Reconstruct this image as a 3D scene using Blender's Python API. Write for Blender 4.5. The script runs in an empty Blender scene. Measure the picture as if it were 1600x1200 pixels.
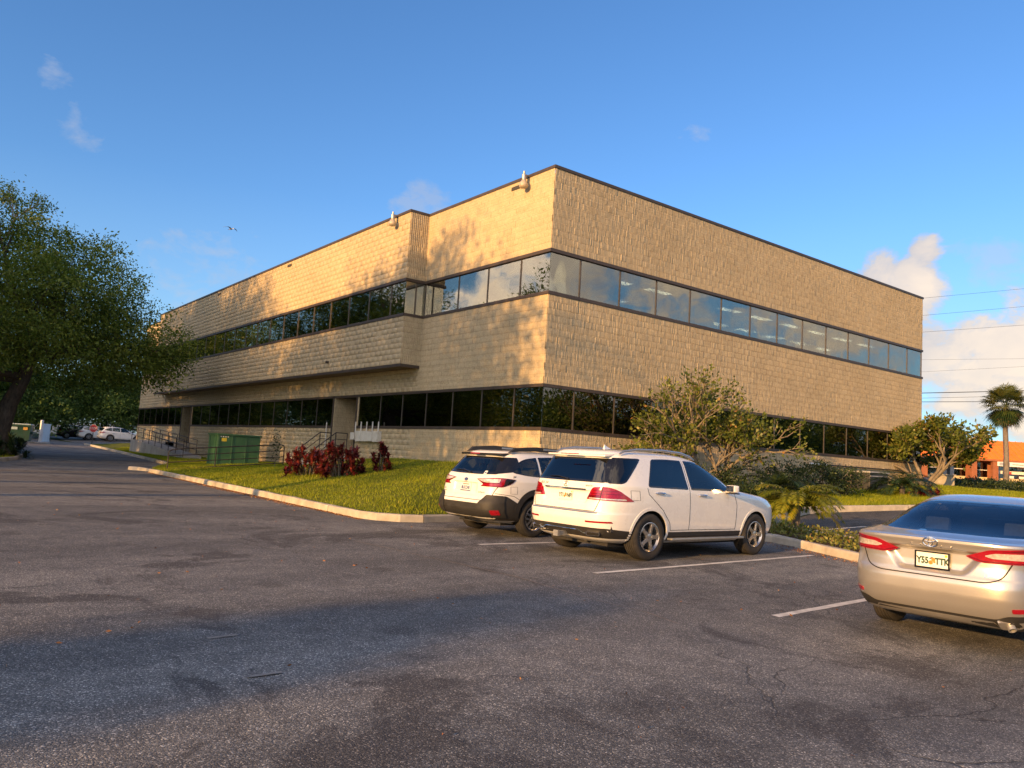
import bpy, bmesh, math, random
import numpy as np
from mathutils import Vector, Matrix
R = math.radians
random.seed(7)
RNG = np.random.default_rng(11)
scene = bpy.context.scene
COL = scene.collection

# ------------------------------------------------------------------ object helpers
def link(o, parent=None):
    COL.objects.link(o)
    if parent is not None:
        o.parent = parent
    return o

def tag(o, label=None, cat=None, group=None, kind=None):
    if label: o['label'] = label
    if cat: o['category'] = cat
    if group: o['group'] = group
    if kind: o['kind'] = kind
    return o

def empty(name, loc=(0, 0, 0), rz=0.0, label=None, cat=None, group=None):
    o = bpy.data.objects.new(name, None)
    o.empty_display_size = 0.2
    link(o)
    o.location = loc
    o.rotation_euler = (0, 0, rz)
    return tag(o, label, cat, group)

def obj(name, me, mat=None, parent=None, smooth=False, auto=None):
    o = bpy.data.objects.new(name, me)
    link(o, parent)
    if mat is not None:
        for m in (mat if isinstance(mat, (list, tuple)) else [mat]):
            me.materials.append(m)
    if smooth:
        me.polygons.foreach_set('use_smooth', [True] * len(me.polygons))
        if auto:
            me.set_sharp_from_angle(angle=R(auto))
    return o

def children(o):
    return list(o.children)

def copy_tree(o, parent=None):
    c = o.copy()
    COL.objects.link(c)
    if parent is not None:
        c.parent = parent
    for ch in children(o):
        copy_tree(ch, c)
    return c

def np_mesh(name, V, F, attr=None):
    """V (n,3) float, F (m,k) int."""
    V = np.asarray(V, np.float32); F = np.asarray(F, np.int32)
    me = bpy.data.meshes.new(name)
    me.vertices.add(len(V)); me.vertices.foreach_set('co', V.ravel())
    k = F.shape[1]
    me.loops.add(F.size); me.loops.foreach_set('vertex_index', F.ravel())
    me.polygons.add(len(F))
    me.polygons.foreach_set('loop_start', np.arange(len(F), dtype=np.int32) * k)
    me.update(calc_edges=True)
    if attr is not None:
        a = me.attributes.new('rnd', 'FLOAT', 'POINT')
        a.data.foreach_set('value', np.asarray(attr, np.float32))
    return me

class MB:
    """collects simple shapes into one mesh"""
    def __init__(s): s.v = []; s.f = []
    def add(s, vs, fs):
        b = len(s.v); s.v += [tuple(p) for p in vs]; s.f += [tuple(i + b for i in f) for f in fs]
        return s
    def box(s, x0, x1, y0, y1, z0, z1, bev=0.0, M=None):
        if bev <= 0:
            vs = [(x0,y0,z0),(x1,y0,z0),(x1,y1,z0),(x0,y1,z0),(x0,y0,z1),(x1,y0,z1),(x1,y1,z1),(x0,y1,z1)]
            fs = [(0,3,2,1),(4,5,6,7),(0,1,5,4),(1,2,6,5),(2,3,7,6),(3,0,4,7)]
        else:
            bm = bmesh.new()
            bmesh.ops.create_cube(bm, size=1)
            for v in bm.verts:
                v.co = Vector(((x0+x1)/2 + v.co.x*(x1-x0), (y0+y1)/2 + v.co.y*(y1-y0), (z0+z1)/2 + v.co.z*(z1-z0)))
            bmesh.ops.bevel(bm, geom=bm.edges[:], offset=bev, segments=2, affect='EDGES', profile=0.6)
            bm.verts.index_update()
            vs = [v.co.copy() for v in bm.verts]; fs = [[v.index for v in f.verts] for f in bm.faces]
            bm.free()
        if M is not None: vs = [M @ Vector(p) for p in vs]
        return s.add(vs, fs)
    def tube(s, pts, r, n=8, cap=True):
        pts = [Vector(p) for p in pts]
        rs = r if isinstance(r, (list, tuple)) else [r] * len(pts)
        vs = []; fs = []
        t0 = (pts[1] - pts[0]).normalized()
        ref = Vector((0, 0, 1)) if abs(t0.z) < 0.9 else Vector((1, 0, 0))
        a = t0.cross(ref).normalized()
        for i, p in enumerate(pts):
            if i == 0: t = pts[1] - pts[0]
            elif i == len(pts) - 1: t = pts[-1] - pts[-2]
            else: t = (pts[i+1] - pts[i]).normalized() + (pts[i] - pts[i-1]).normalized()
            t = t.normalized()
            a = (a - t * a.dot(t))
            a = a.normalized() if a.length > 1e-6 else t.orthogonal().normalized()
            b = t.cross(a)
            for k in range(n):
                th = 2 * math.pi * k / n
                vs.append(p + (a * math.cos(th) + b * math.sin(th)) * rs[i])
        m = len(pts)
        for i in range(m - 1):
            for k in range(n):
                fs.append((i*n+k, i*n+(k+1) % n, (i+1)*n+(k+1) % n, (i+1)*n+k))
        if cap:
            fs.append(tuple(range(n-1, -1, -1))); fs.append(tuple((m-1)*n+k for k in range(n)))
        return s.add(vs, fs)
    def lathe(s, prof, n=24, M=None, close=False, cap=True):
        """prof list of (r,z) about z"""
        vs = []; fs = []
        for (r, z) in prof:
            for k in range(n):
                th = 2 * math.pi * k / n
                vs.append(Vector((r * math.cos(th), r * math.sin(th), z)))
        m = len(prof)
        for i in range(m - (0 if close else 1)):
            j = (i + 1) % m
            for k in range(n):
                fs.append((i*n+k, i*n+(k+1) % n, j*n+(k+1) % n, j*n+k))
        if not close and cap:
            if prof[0][0] > 1e-5: fs.append(tuple(range(n-1, -1, -1)))
            if prof[-1][0] > 1e-5: fs.append(tuple((m-1)*n+k for k in range(n)))
        if M is not None: vs = [M @ v for v in vs]
        return s.add(vs, fs)
    def prism(s, poly, h0, h1, M=None):
        """poly 2D (x,y), extruded along z h0..h1"""
        n = len(poly)
        vs = [Vector((p[0], p[1], h0)) for p in poly] + [Vector((p[0], p[1], h1)) for p in poly]
        fs = [tuple(range(n-1, -1, -1)), tuple(range(n, 2*n))] + [(i, (i+1) % n, n+(i+1) % n, n+i) for i in range(n)]
        if M is not None: vs = [M @ v for v in vs]
        return s.add(vs, fs)
    def mesh(s, name):
        me = bpy.data.meshes.new(name); me.from_pydata([tuple(v) for v in s.v], [], s.f); me.update()
        return me
    def build(s, name, mat=None, parent=None, smooth=False, auto=35, loc=None):
        o = obj(name, s.mesh(name), mat, parent, smooth, auto)
        if loc is not None: o.location = loc
        return o

def text_obj(txt, size, depth, M, name, mat, parent, squash=1.0, spacing=1.0, bold=0.0):
    """real lettering: text lies in local xy, facing +z, centred; M places it"""
    cu = bpy.data.curves.new(name, 'FONT'); cu.body = txt; cu.size = size; cu.extrude = depth
    cu.align_x = 'CENTER'; cu.align_y = 'CENTER'; cu.resolution_u = 3; cu.space_character = spacing; cu.offset = bold
    t = bpy.data.objects.new('tmp', cu); COL.objects.link(t)
    dg = bpy.context.evaluated_depsgraph_get(); dg.update()
    me = bpy.data.meshes.new_from_object(t.evaluated_get(dg))
    bpy.data.objects.remove(t); bpy.data.curves.remove(cu)
    for v in me.vertices:
        v.co = M @ Vector((v.co.x * squash, v.co.y, v.co.z))
    me.update(); me.name = name
    me.materials.clear()
    return obj(name, me, mat, parent)

# ------------------------------------------------------------------ material helpers
def new_mat(name):
    m = bpy.data.materials.new(name); m.use_nodes = True
    nt = m.node_tree; nt.nodes.clear()
    return m, nt
def nd(nt, typ, **kw):
    n = nt.nodes.new(typ)
    for k, v in kw.items():
        if k == 'ins':
            for kk, vv in v.items():
                if isinstance(vv, bpy.types.NodeSocket): nt.links.new(vv, n.inputs[kk])
                else: n.inputs[kk].default_value = vv
        else: setattr(n, k, v)
    return n
def c4(c): return (c[0], c[1], c[2], 1.0)
def ramp(nt, fac, stops, interp='LINEAR'):
    n = nt.nodes.new('ShaderNodeValToRGB'); cr = n.color_ramp; cr.interpolation = interp
    while len(cr.elements) < len(stops): cr.elements.new(0.5)
    for e, (p, c) in zip(cr.elements, stops):
        e.position = p; e.color = c4(c) if len(c) == 3 else c
    nt.links.new(fac, n.inputs[0]); return n.outputs[0]
def noise(nt, vec, scale, detail=4, rough=.55, dist=0.0):
    n = nd(nt, 'ShaderNodeTexNoise', ins={'Scale': scale, 'Detail': detail, 'Roughness': rough, 'Distortion': dist})
    if vec is not None: nt.links.new(vec, n.inputs['Vector'])
    return n.outputs['Fac']
def math_(nt, op, a, b=None, c=None, clamp=False):
    n = nt.nodes.new('ShaderNodeMath'); n.operation = op; n.use_clamp = clamp
    for i, v in enumerate((a, b, c)):
        if v is None: continue
        if isinstance(v, bpy.types.NodeSocket): nt.links.new(v, n.inputs[i])
        else: n.inputs[i].default_value = v
    return n.outputs[0]
def mixc(nt, fac, a, b, mode='MIX'):
    n = nt.nodes.new('ShaderNodeMix'); n.data_type = 'RGBA'; n.blend_type = mode
    for s, v in ((n.inputs[0], fac), (n.inputs[6], a), (n.inputs[7], b)):
        if isinstance(v, bpy.types.NodeSocket): nt.links.new(v, s)
        else: s.default_value = v if not isinstance(v, tuple) or len(v) == 4 else c4(v)
    return n.outputs[2]
def maprange(nt, v, a, b, c, d):
    n = nd(nt, 'ShaderNodeMapRange', ins={1: a, 2: b, 3: c, 4: d}); nt.links.new(v, n.inputs[0]); return n.outputs[0]
def bump(nt, h, strength, dist=0.01, normal=None):
    n = nd(nt, 'ShaderNodeBump', ins={'Strength': strength, 'Distance': dist}); nt.links.new(h, n.inputs['Height'])
    if normal is not None: nt.links.new(normal, n.inputs['Normal'])
    return n.outputs[0]
def out(nt, sh):
    o = nt.nodes.new('ShaderNodeOutputMaterial'); nt.links.new(sh, o.inputs[0])
def objco(nt): return nt.nodes.new('ShaderNodeTexCoord').outputs['Object']
def pbsdf(nt, **kw):
    return nd(nt, 'ShaderNodeBsdfPrincipled', ins={k.replace('_', ' '): v for k, v in kw.items()})

def mat(name, col, rough=.6, metal=0.0, var=.12, vscale=6.0, bmp=0.0, bscale=60.0, coat=0.0, spec=.5, dirt=None):
    """plain surface with procedural colour variation, roughness variation and optional fine bump"""
    m, nt = new_mat(name)
    co = objco(nt)
    n1 = noise(nt, co, vscale, 5, .6)
    dark = tuple(c * (1 - var) for c in col); lite = tuple(min(1, c * (1 + var)) for c in col)
    c = ramp(nt, n1, [(.3, dark), (.7, lite)])
    if dirt:
        n3 = noise(nt, co, vscale * .35, 6, .7)
        c = mixc(nt, maprange(nt, n3, .5, .75, 0, .8), c, c4(dirt))
    p = pbsdf(nt, Base_Color=c, Metallic=metal)
    p.inputs['Specular IOR Level'].default_value = spec
    nt.links.new(maprange(nt, n1, .2, .8, max(0, rough - .08), min(1, rough + .08)), p.inputs['Roughness'])
    if coat: p.inputs['Coat Weight'].default_value = coat; p.inputs['Coat Roughness'].default_value = .03
    if bmp:
        nt.links.new(bump(nt, noise(nt, co, bscale, 3, .6), bmp, .01), p.inputs['Normal'])
    out(nt, p.outputs[0])
    return m

def mat_leaf(name, stops, trans=.35, rough=.5):
    m, nt = new_mat(name)
    a = nd(nt, 'ShaderNodeAttribute', attribute_name='rnd')
    c = ramp(nt, a.outputs['Fac'], stops)
    p = pbsdf(nt, Base_Color=c, Roughness=rough)
    p.inputs['Specular IOR Level'].default_value = .35
    t = nd(nt, 'ShaderNodeBsdfTranslucent')
    nt.links.new(mixc(nt, 1.0, c, (1.0, 1.0, .55, 1), 'MULTIPLY'), t.inputs[0])
    mx = nd(nt, 'ShaderNodeMixShader', ins={0: trans}); nt.links.new(p.outputs[0], mx.inputs[1]); nt.links.new(t.outputs[0], mx.inputs[2])
    out(nt, mx.outputs[0])
    return m

def mat_glass(name, tint, refl=.12, rcol=(.9, .95, 1), rough=.01, wav=0.0):
    """coated pane: mirror reflection over a tinted see-through"""
    m, nt = new_mat(name)
    co = objco(nt)
    g = nd(nt, 'ShaderNodeBsdfGlossy', ins={'Color': c4(rcol), 'Roughness': rough})
    if wav:
        nb = bump(nt, noise(nt, co, .45, 2, .5), wav, .1); nt.links.new(nb, g.inputs['Normal'])
    t = nd(nt, 'ShaderNodeBsdfTransparent', ins={'Color': c4(tint)})
    lw = nd(nt, 'ShaderNodeFresnel', ins={'IOR': 1.5})
    f = math_(nt, 'ADD', math_(nt, 'MULTIPLY', lw.outputs[0], 1 - refl), refl, clamp=True)
    n1 = noise(nt, co, 1.2, 4, .6)
    f = math_(nt, 'MULTIPLY', f, maprange(nt, n1, .3, .7, .93, 1.0))
    mx = nd(nt, 'ShaderNodeMixShader'); nt.links.new(f, mx.inputs[0]); nt.links.new(t.outputs[0], mx.inputs[1]); nt.links.new(g.outputs[0], mx.inputs[2])
    out(nt, mx.outputs[0])
    return m

def mat_emit(name, col, s):
    m, nt = new_mat(name)
    co = objco(nt)
    e = nd(nt, 'ShaderNodeEmission', ins={'Strength': s})
    nt.links.new(ramp(nt, noise(nt, co, 3, 2), [(0, tuple(c * .93 for c in col)), (1, col)]), e.inputs[0])
    out(nt, e.outputs[0]); return m
# ------------------------------------------------------------------ world frame
# x runs along the right (shaded) facade, y along the left (sunlit) facade, the near building corner stands at the origin
def clamp(x, a, b): return max(a, min(b, x))
def sstep(x, a, b):
    t = clamp((x - a) / (b - a), 0, 1); return t * t * (3 - 2 * t)
def H(u, v):
    return .047 * clamp(u + 1, 0, 25) + .016 * clamp(u - 24, 0, 100) + .009 * clamp(v - 20, 0, 90) - .045 * clamp(-10.5 - v, 0, 4) * sstep(u, -13, -8)

def poly_sheet(poly, step, zf):
    """flat polygon cut on a grid and draped on zf(x,y)"""
    bm = bmesh.new()
    f = bm.faces.new([bm.verts.new((p[0], p[1], 0)) for p in poly])
    bmesh.ops.triangulate(bm, faces=bm.faces[:])
    xs = [p[0] for p in poly]; ys = [p[1] for p in poly]
    def cut(axis, lo, hi):
        n = int((hi - lo) / step)
        for i in range(1, n + 1):
            c = lo + i * (hi - lo) / (n + 1)
            co = [0, 0, 0]; no = [0, 0, 0]; co[axis] = c; no[axis] = 1
            bmesh.ops.bisect_plane(bm, geom=bm.verts[:] + bm.edges[:] + bm.faces[:], plane_co=co, plane_no=no, dist=1e-5)
    cut(0, min(xs), max(xs)); cut(1, min(ys), max(ys))
    for v in bm.verts: v.co.z = zf(v.co.x, v.co.y)
    bmesh.ops.recalc_face_normals(bm, faces=bm.faces[:])
    for fc in bm.faces:
        if fc.normal.z < 0: fc.normal_flip()
    me = bpy.data.meshes.new('sheet'); bm.to_mesh(me); bm.free()
    return me

def seg_dist(p, a, b):
    ax, ay = a; bx, by = b; px, py = p
    dx, dy = bx - ax, by - ay
    t = clamp(((px - ax) * dx + (py - ay) * dy) / (dx * dx + dy * dy + 1e-12), 0, 1)
    return math.hypot(px - ax - t * dx, py - ay - t * dy)
def path_dist(p, path): return min(seg_dist(p, path[i], path[i + 1]) for i in range(len(path) - 1))

def densify(path, step):
    o = []
    for a, b in zip(path[:-1], path[1:]):
        n = max(1, int(math.dist(a, b) / step))
        for i in range(n): o.append((a[0] + (b[0] - a[0]) * i / n, a[1] + (b[1] - a[1]) * i / n))
    o.append(path[-1]); return o

def kerb(name, path, zf, side=1, w=.16, h=.15, m=None, hf=None):
    """cast concrete kerb: face follows path, top slopes back; side=+1 puts the body on the left of the path"""
    P = densify(path, .5); n = len(P)
    prof = [(0, -.05), (.012, h - .03), (.035, h), (w - .02, h + .004), (w, h - .015), (w, -.05)]
    vs = []; fs = []
    for i, p in enumerate(P):
        a = P[max(0, i - 1)]; b = P[min(n - 1, i + 1)]
        t = Vector((b[0] - a[0], b[1] - a[1])).normalized(); nn = Vector((-t.y, t.x)) * side
        k = 1.0 if hf is None else hf(*p)
        jj = RNG.normal(0, .006)
        for (o, z) in prof:
            vs.append((p[0] + nn.x * (o + jj), p[1] + nn.y * (o + jj), zf(*p) + (z * k if z > 0 else z) + (RNG.normal(0, .004) if z > 0 else 0)))
    m_ = len(prof)
    for i in range(n - 1):
        for k in range(m_ - 1):
            q = (i*m_+k, i*m_+k+1, (i+1)*m_+k+1, (i+1)*m_+k)
            fs.append(q if side < 0 else q[::-1])
    fs.append(tuple(range(m_))); fs.append(tuple((n-1)*m_+k for k in range(m_))[::-1])
    mb = MB(); mb.add(vs, fs)
    o = mb.build(name, m); tag(o, kind='structure')
    jm = MB(); acc = 0
    for i in range(1, n - 1):
        acc += math.dist(P[i], P[i-1])
        if acc < 3.0: continue
        acc = 0; p = P[i]; t = Vector((P[i+1][0] - P[i-1][0], P[i+1][1] - P[i-1][1])).normalized(); nn = Vector((-t.y, t.x)) * side; k = 1.0 if hf is None else hf(*p)
        pv = []
        for sg in (-.006, .006):
            for (o_, z) in prof: pv.append((p[0] + t.x * sg + nn.x * (o_ + (-.006 if o_ < .03 else 0)), p[1] + t.y * sg + nn.y * (o_ + (-.006 if o_ < .03 else 0)), zf(*p) + (z * k + .006 if z > 0 else z)))
        jm.add(pv, [(a, a + 1, a + 7, a + 6) for a in range(5)])
    if jm.v: jm.build('kerb_joint', M_joint, o)
    return o

# ------------------------------------------------------------------ ground materials
def mat_asphalt(name, base=.126, crack=1.0, seed=0.0):
    m, nt = new_mat(name)
    tc = nt.nodes.new('ShaderNodeTexCoord').outputs['Object']
    mp = nd(nt, 'ShaderNodeMapping', ins={'Location': (seed, seed * 2, 0)}); nt.links.new(tc, mp.inputs[0])
    co = mp.outputs[0]
    # large worn patches, stretched along the driving lane
    ms = nd(nt, 'ShaderNodeMapping', ins={'Scale': (.28, .9, 1)}); nt.links.new(co, ms.inputs[0])
    big = noise(nt, ms.outputs[0], .55, 6, .62, .6)
    mid = noise(nt, co, 3.0, 6, .7)
    c = ramp(nt, big, [(.30, (base*.64, base*.65, base*.66)), (.50, (base*.97, base*.99, base)), (.68, (base*1.5, base*1.5, base*1.46))])
    c = mixc(nt, 1.0, c, ramp(nt, mid, [(.25, (.66,)*3), (.75, (1.32,)*3)]), 'MULTIPLY')
    # old sealer patches with worn edges, tyre-polished lanes
    pz = noise(nt, co, .42, 7, .72, .8)
    c = mixc(nt, maprange(nt, pz, .54, .60, 0, .75), c, (base*.42, base*.41, base*.42, 1))
    sn = nd(nt, 'ShaderNodeTexVoronoi', feature='SMOOTH_F1', ins={'Scale': .8, 'Smoothness': .6}); nt.links.new(co, sn.inputs['Vector'])
    c = mixc(nt, maprange(nt, math_(nt, 'ADD', sn.outputs['Distance'], math_(nt, 'MULTIPLY', mid, .12)), .14, .24, .45, 0), c, (base*.35, base*.34, base*.34, 1))
    # stone chips
    vo = nd(nt, 'ShaderNodeTexVoronoi', ins={'Scale': 125.0, 'Randomness': 1.0}); nt.links.new(co, vo.inputs['Vector'])
    chipc = ramp(nt, nd(nt, 'ShaderNodeSeparateColor', ins={0: vo.outputs['Color']}).outputs[0],
                 [(.0, (.5,)*3), (.5, (.85,)*3), (.82, (1.35, 1.32, 1.27)), (.94, (2.3, 2.2, 2.05)), (1.0, (4.5, 4.3, 4.0))])
    c = mixc(nt, .95, c, chipc, 'MULTIPLY')
    # sparse pale grit
    v2 = nd(nt, 'ShaderNodeTexVoronoi', ins={'Scale': 26.0}); nt.links.new(co, v2.inputs['Vector'])
    sel = math_(nt, 'GREATER_THAN', nd(nt, 'ShaderNodeSeparateColor', ins={0: v2.outputs['Color']}).outputs[1], .965)
    spot = math_(nt, 'MULTIPLY', math_(nt, 'LESS_THAN', v2.outputs['Distance'], .16), sel)
    c = mixc(nt, spot, c, (.34, .32, .28, 1))
    # cracks
    md = nd(nt, 'ShaderNodeMapping', ins={'Scale': (.5, .8, 1)})
    wob = nd(nt, 'ShaderNodeTexNoise', ins={'Scale': 1.4, 'Detail': 5}); nt.links.new(co, wob.inputs['Vector'])
    nt.links.new(mixc(nt, .22, co, wob.outputs['Color'], 'LINEAR_LIGHT'), md.inputs[0])
    v3 = nd(nt, 'ShaderNodeTexVoronoi', feature='DISTANCE_TO_EDGE', ins={'Scale': .75}); nt.links.new(md.outputs[0], v3.inputs['Vector'])
    cm = maprange(nt, noise(nt, co, .35, 3), .47, .6, 0, 1)
    ck = math_(nt, 'MULTIPLY', maprange(nt, v3.outputs['Distance'], .0, .006, 1, 0), math_(nt, 'MULTIPLY', cm, crack * .75))
    c = mixc(nt, ck, c, (.008, .008, .008, 1))
    p = pbsdf(nt, Base_Color=c)
    p.inputs['Specular IOR Level'].default_value = .3
    nt.links.new(maprange(nt, mid, .2, .8, .72, .95), p.inputs['Roughness'])
    h = math_(nt, 'ADD', math_(nt, 'MULTIPLY', vo.outputs['Distance'], -1.0), math_(nt, 'MULTIPLY', noise(nt, co, 60, 3), .6))
    h = math_(nt, 'SUBTRACT', h, math_(nt, 'MULTIPLY', ck, 3.0))
    b1 = bump(nt, h, .55, .006)
    b2 = bump(nt, noise(nt, co, 1.1, 4), .35, .05, b1)
    nt.links.new(b2, p.inputs['Normal'])
    out(nt, p.outputs[0]); return m

def mat_ground(name, stops, scale=2.0, bmp=.5):
    m, nt = new_mat(name); co = objco(nt)
    n1 = noise(nt, co, scale, 8, .65); n2 = noise(nt, co, scale * 14, 4, .6)
    c = ramp(nt, n1, stops)
    c = mixc(nt, 1.0, c, ramp(nt, n2, [(.2, (.6,)*3), (.8, (1.35,)*3)]), 'MULTIPLY')
    p = pbsdf(nt, Base_Color=c, Roughness=.95); p.inputs['Specular IOR Level'].default_value = .1
    nt.links.new(bump(nt, n2, bmp, .03), p.inputs['Normal'])
    out(nt, p.outputs[0]); return m

M_asph = mat_asphalt('asphalt')
M_asph2 = mat_asphalt('asphalt_far', .07, .5, 31.0)
M_conc = mat('kerb_concrete', (.42, .38, .31), .9, var=.22, vscale=3, bmp=.5, bscale=45, dirt=(.2, .17, .13))
M_joint = mat('kerb_joint', (.09, .075, .06), .95, var=.3)
M_conc2 = mat('slab_concrete', (.36, .34, .31), .9, var=.18, vscale=2, bmp=.4, bscale=50, dirt=(.22, .2, .18))
M_soil = mat_ground('lawn_soil', [(.3, (.07, .085, .012)), (.55, (.12, .135, .016)), (.72, (.17, .16, .035)), (.85, (.2, .15, .07))], 1.5)
M_earth = mat_ground('verge', [(.3, (.035, .05, .015)), (.6, (.06, .075, .025)), (.8, (.11, .10, .06))], .3)
M_mulch = mat_ground('mulch', [(.3, (.05, .032, .02)), (.7, (.11, .075, .045))], 4)
M_paint = mat('line_paint', (.62, .60, .55), .75, var=.18, vscale=9, bmp=.3, bscale=90, dirt=(.2, .19, .18))

# base terrain sheet, out to the horizon
def terrain():
    rs = [0, 6, 12, 20, 30, 42, 56, 72, 90, 115, 150, 220, 400, 900, 2500]
    n = 72; vs = [(-5, 5, H(-5, 5) - .06)]; fs = []
    for r in rs[1:]:
        for k in range(n):
            a = 2 * math.pi * k / n; x = -5 + r * math.cos(a); y = 5 + r * math.sin(a)
            vs.append((x, y, H(x, y) - .06 - (.25 if -1 < x < 24 and -.5 < y < 51 else 0)))
    for k in range(n): fs.append((0, 1 + k, 1 + (k + 1) % n))
    for i in range(len(rs) - 2):
        for k in range(n):
            fs.append((1 + i*n + k, 1 + (i+1)*n + k, 1 + (i+1)*n + (k+1) % n, 1 + i*n + (k+1) % n))
    mb = MB(); mb.add(vs, fs)
    tag(mb.build('ground', M_earth, smooth=True, auto=None), kind='structure')
terrain()

# car park and drive
LOT = [(-60, -60), (-1.9, -60), (-2.2, -12.4), (-.2, -8.4), (-.2, -2.9), (-4, -2.9), (-6.0, -2.9), (-6.3, 17.6), (-2.9, 27), (-2.2, 45), (-.6, 66),
       (12, 66.5), (26, 67), (26, 104), (-14, 104), (-14, 64), (-9.6, 62), (-9.6, 30), (-11.3, 23), (-60, 23)]
tag(obj('car_park', poly_sheet(LOT, 2.5, lambda x, y: H(x, y)), M_asph), kind='structure')
LOT2 = [(1.35, -7.2), (3.5, -5.9), (7.0, -4.75), (10.6, -5.5), (20, -8.5), (40, -14), (40, -40), (.2, -40), (.2, -12.6)]
tag(obj('rear_car_park', poly_sheet(LOT2, 2.0, lambda x, y: H(x, y)), M_asph2), kind='structure')
# road beyond, in front of the row of shops
ROAD = [(44, -60), (53, -60), (47, 0), (70, 70), (61, 70), (38, 0)]

K1 = [(-6.72, 17.4), (-6.8, 12), (-6.95, 4), (-7.15, -1.6), (-7.15, -2.6), (-6.98, -3.15), (-6.6, -3.5), (-6.1, -3.62), (-4.8, -3.4), (-1.4, -3.15),
      (-.75, -3.3), (-.45, -3.8), (-.35, -5), (-.33, -8.2), (-.5, -8.8), (-1.4, -10.7), (-2.3, -12.6), (-2.6, -14), (-2.6, -40)]
def k1h(x, y): return 1.0
kerb('kerb', K1, H, 1, m=M_conc)
K1b = [(-7.1, 19.4), (-6.8, 19.1), (-6.55, 18.5), (-6.45, 17.9), (-6.72, 17.45)]
kerb('kerb', K1b, H, 1, m=M_conc, hf=lambda x, y: .35 + .65 * sstep(y, 17.8, 19.0))
K2 = [(-1.3, 66), (-2.2, 50), (-3.0, 38), (-3.75, 27.2), (-3.9, 26.3)]
kerb('kerb', K2, H, 1, m=M_conc)
K3 = [(-60, 22.4), (-12.6, 22.6), (-11.5, 23.3), (-10.7, 25), (-10.1, 28.5), (-9.9, 34), (-9.9, 47)]
kerb('kerb', K3, H, 1, m=M_conc)
K4 = [(46, -15.7), (20, -8.4), (10.6, -5.4), (8.4, -4.6), (7.0, -4.55), (5.5, -5.0), (3.5, -5.8), (1.7, -6.9)]
kerb('kerb', K4, H, -1, m=M_conc)
K5 = [(.2, -40), (.25, -13), (1.3, -8.6), (1.35, -7.3)]
kerb('kerb', K5, H, 1, m=M_conc)

# lawn, rising from the kerb to the wall
def lawn_z(x, y):
    if x < -.2 or y > -3.3:
        d = path_dist((x, y), K1[:12]) if y < 17.5 else max(0, x + 6.6)
        f = 1 - .55 * sstep(y, 8, 16)
        z = .13 + min(d * .165, 1.12) * f
        if y > 17: z = z - .1 * sstep(y, 17, 26) 
        if y > 22: z = min(z, .2 + .02 * (y - 22)); z = max(z, H(x, y) + .1)
    else:
        z = .13
    zr = H(x, y) + .13 + .10 * sstep(y, -4, 0)
    k = sstep(x, -.5, 2.5)
    return max(z * (1 - k) + zr * k, H(x, y) + .05)
LAWN = [(-6.58, 17.4), (-6.66, 12), (-6.81, 4), (-7.0, -1.6), (-7.0, -2.6), (-6.86, -3.05), (-6.55, -3.36), (-6.1, -3.48), (-4.8, -3.26), (-1.4, -3.0), (-.65, -3.2),
        (-.3, -3.8), (-.2, -5), (-.2, -6.2), (1.8, -6.75), (3.5, -5.68), (5.5, -4.88), (7.0, -4.42), (8.4, -4.47), (10.6, -5.27), (20, -8.25), (26, -9.9), (26, .06), (.06, .06),
        (.06, 52), (5, 64.9), (-1.15, 65.9), (-2.05, 50), (-2.85, 38), (-3.6, 27), (-4.6, 23), (-6.2, 19)]
tag(obj('lawn', poly_sheet(LAWN, .55, lawn_z), M_soil, smooth=True), kind='structure')
BED = [(-.2, -6.2), (-.18, -8.2), (-.35, -8.85), (-1.25, -10.75), (-2.15, -12.65), (-2.45, -14), (-2.45, -40), (.05, -40), (.1, -13), (1.15, -8.7), (1.2, -7.3), (1.6, -6.75)]
tag(obj('planting_bed', poly_sheet(BED, .5, lambda x, y: H(x, y) + .13), M_mulch), kind='structure')
ISL = [(-60, 22.58), (-12.6, 22.78), (-11.6, 23.45), (-10.86, 25), (-10.26, 28.5), (-10.06, 34), (-10.06, 47), (-14, 60), (-60, 60)]
tag(obj('tree_island', poly_sheet(ISL, 3, lambda x, y: H(x, y) + .13), M_soil), kind='structure')

# painted stall lines
M_worn = mat('worn_paint', (.24, .22, .20), .85, var=.35, vscale=14, bmp=.4, bscale=90, dirt=(.09, .085, .08))
def stripe(pts, w, zf, nm='parking_line'):
    (x0, y0), (x1, y1) = pts
    t = Vector((x1 - x0, y1 - y0)); L = t.length; t.normalize(); n = Vector((-t.y, t.x))
    k = max(2, int(L / .25)); vs = []; fs = []
    for i in range(k + 1):
        s = i / k * L
        for sd in (-1, 1):
            e = w / 2 * sd * (1 + RNG.normal(0, .05))
            x = x0 + t.x * s + n.x * e; y = y0 + t.y * s + n.y * e
            vs.append((x, y, zf(x, y) + .005))
    for i in range(k): fs.append((2*i, 2*i+2, 2*i+3, 2*i+1))
    mb = MB(); mb.add(vs, fs); o = mb.build(nm, M_paint if nm == 'parking_line' else M_worn); tag(o, kind='structure'); return o
stripe([(-7.25, -7.28), (-.4, -7.15)], .10, H)
stripe([(-7.55, -10.38), (-1.45, -9.83)], .10, H)
stripe([(-7.2, -12.9), (-2.4, -12.5)], .10, H)
stripe([(2.3, -7.4), (4.7, -7.55)], .10, H)
for a_, b_, w_ in (((-13.1, -12.07), (-12.87, -12.04), .05), ((-13.18, -13.15), (-12.95, -13.13), .04), ((-11.5, 3.75), (-10.7, 4.0), .07), ((-13.6, 2.2), (-13.0, 2.3), .07)):
    stripe([a_, b_], w_, H, 'worn_paint')
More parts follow.
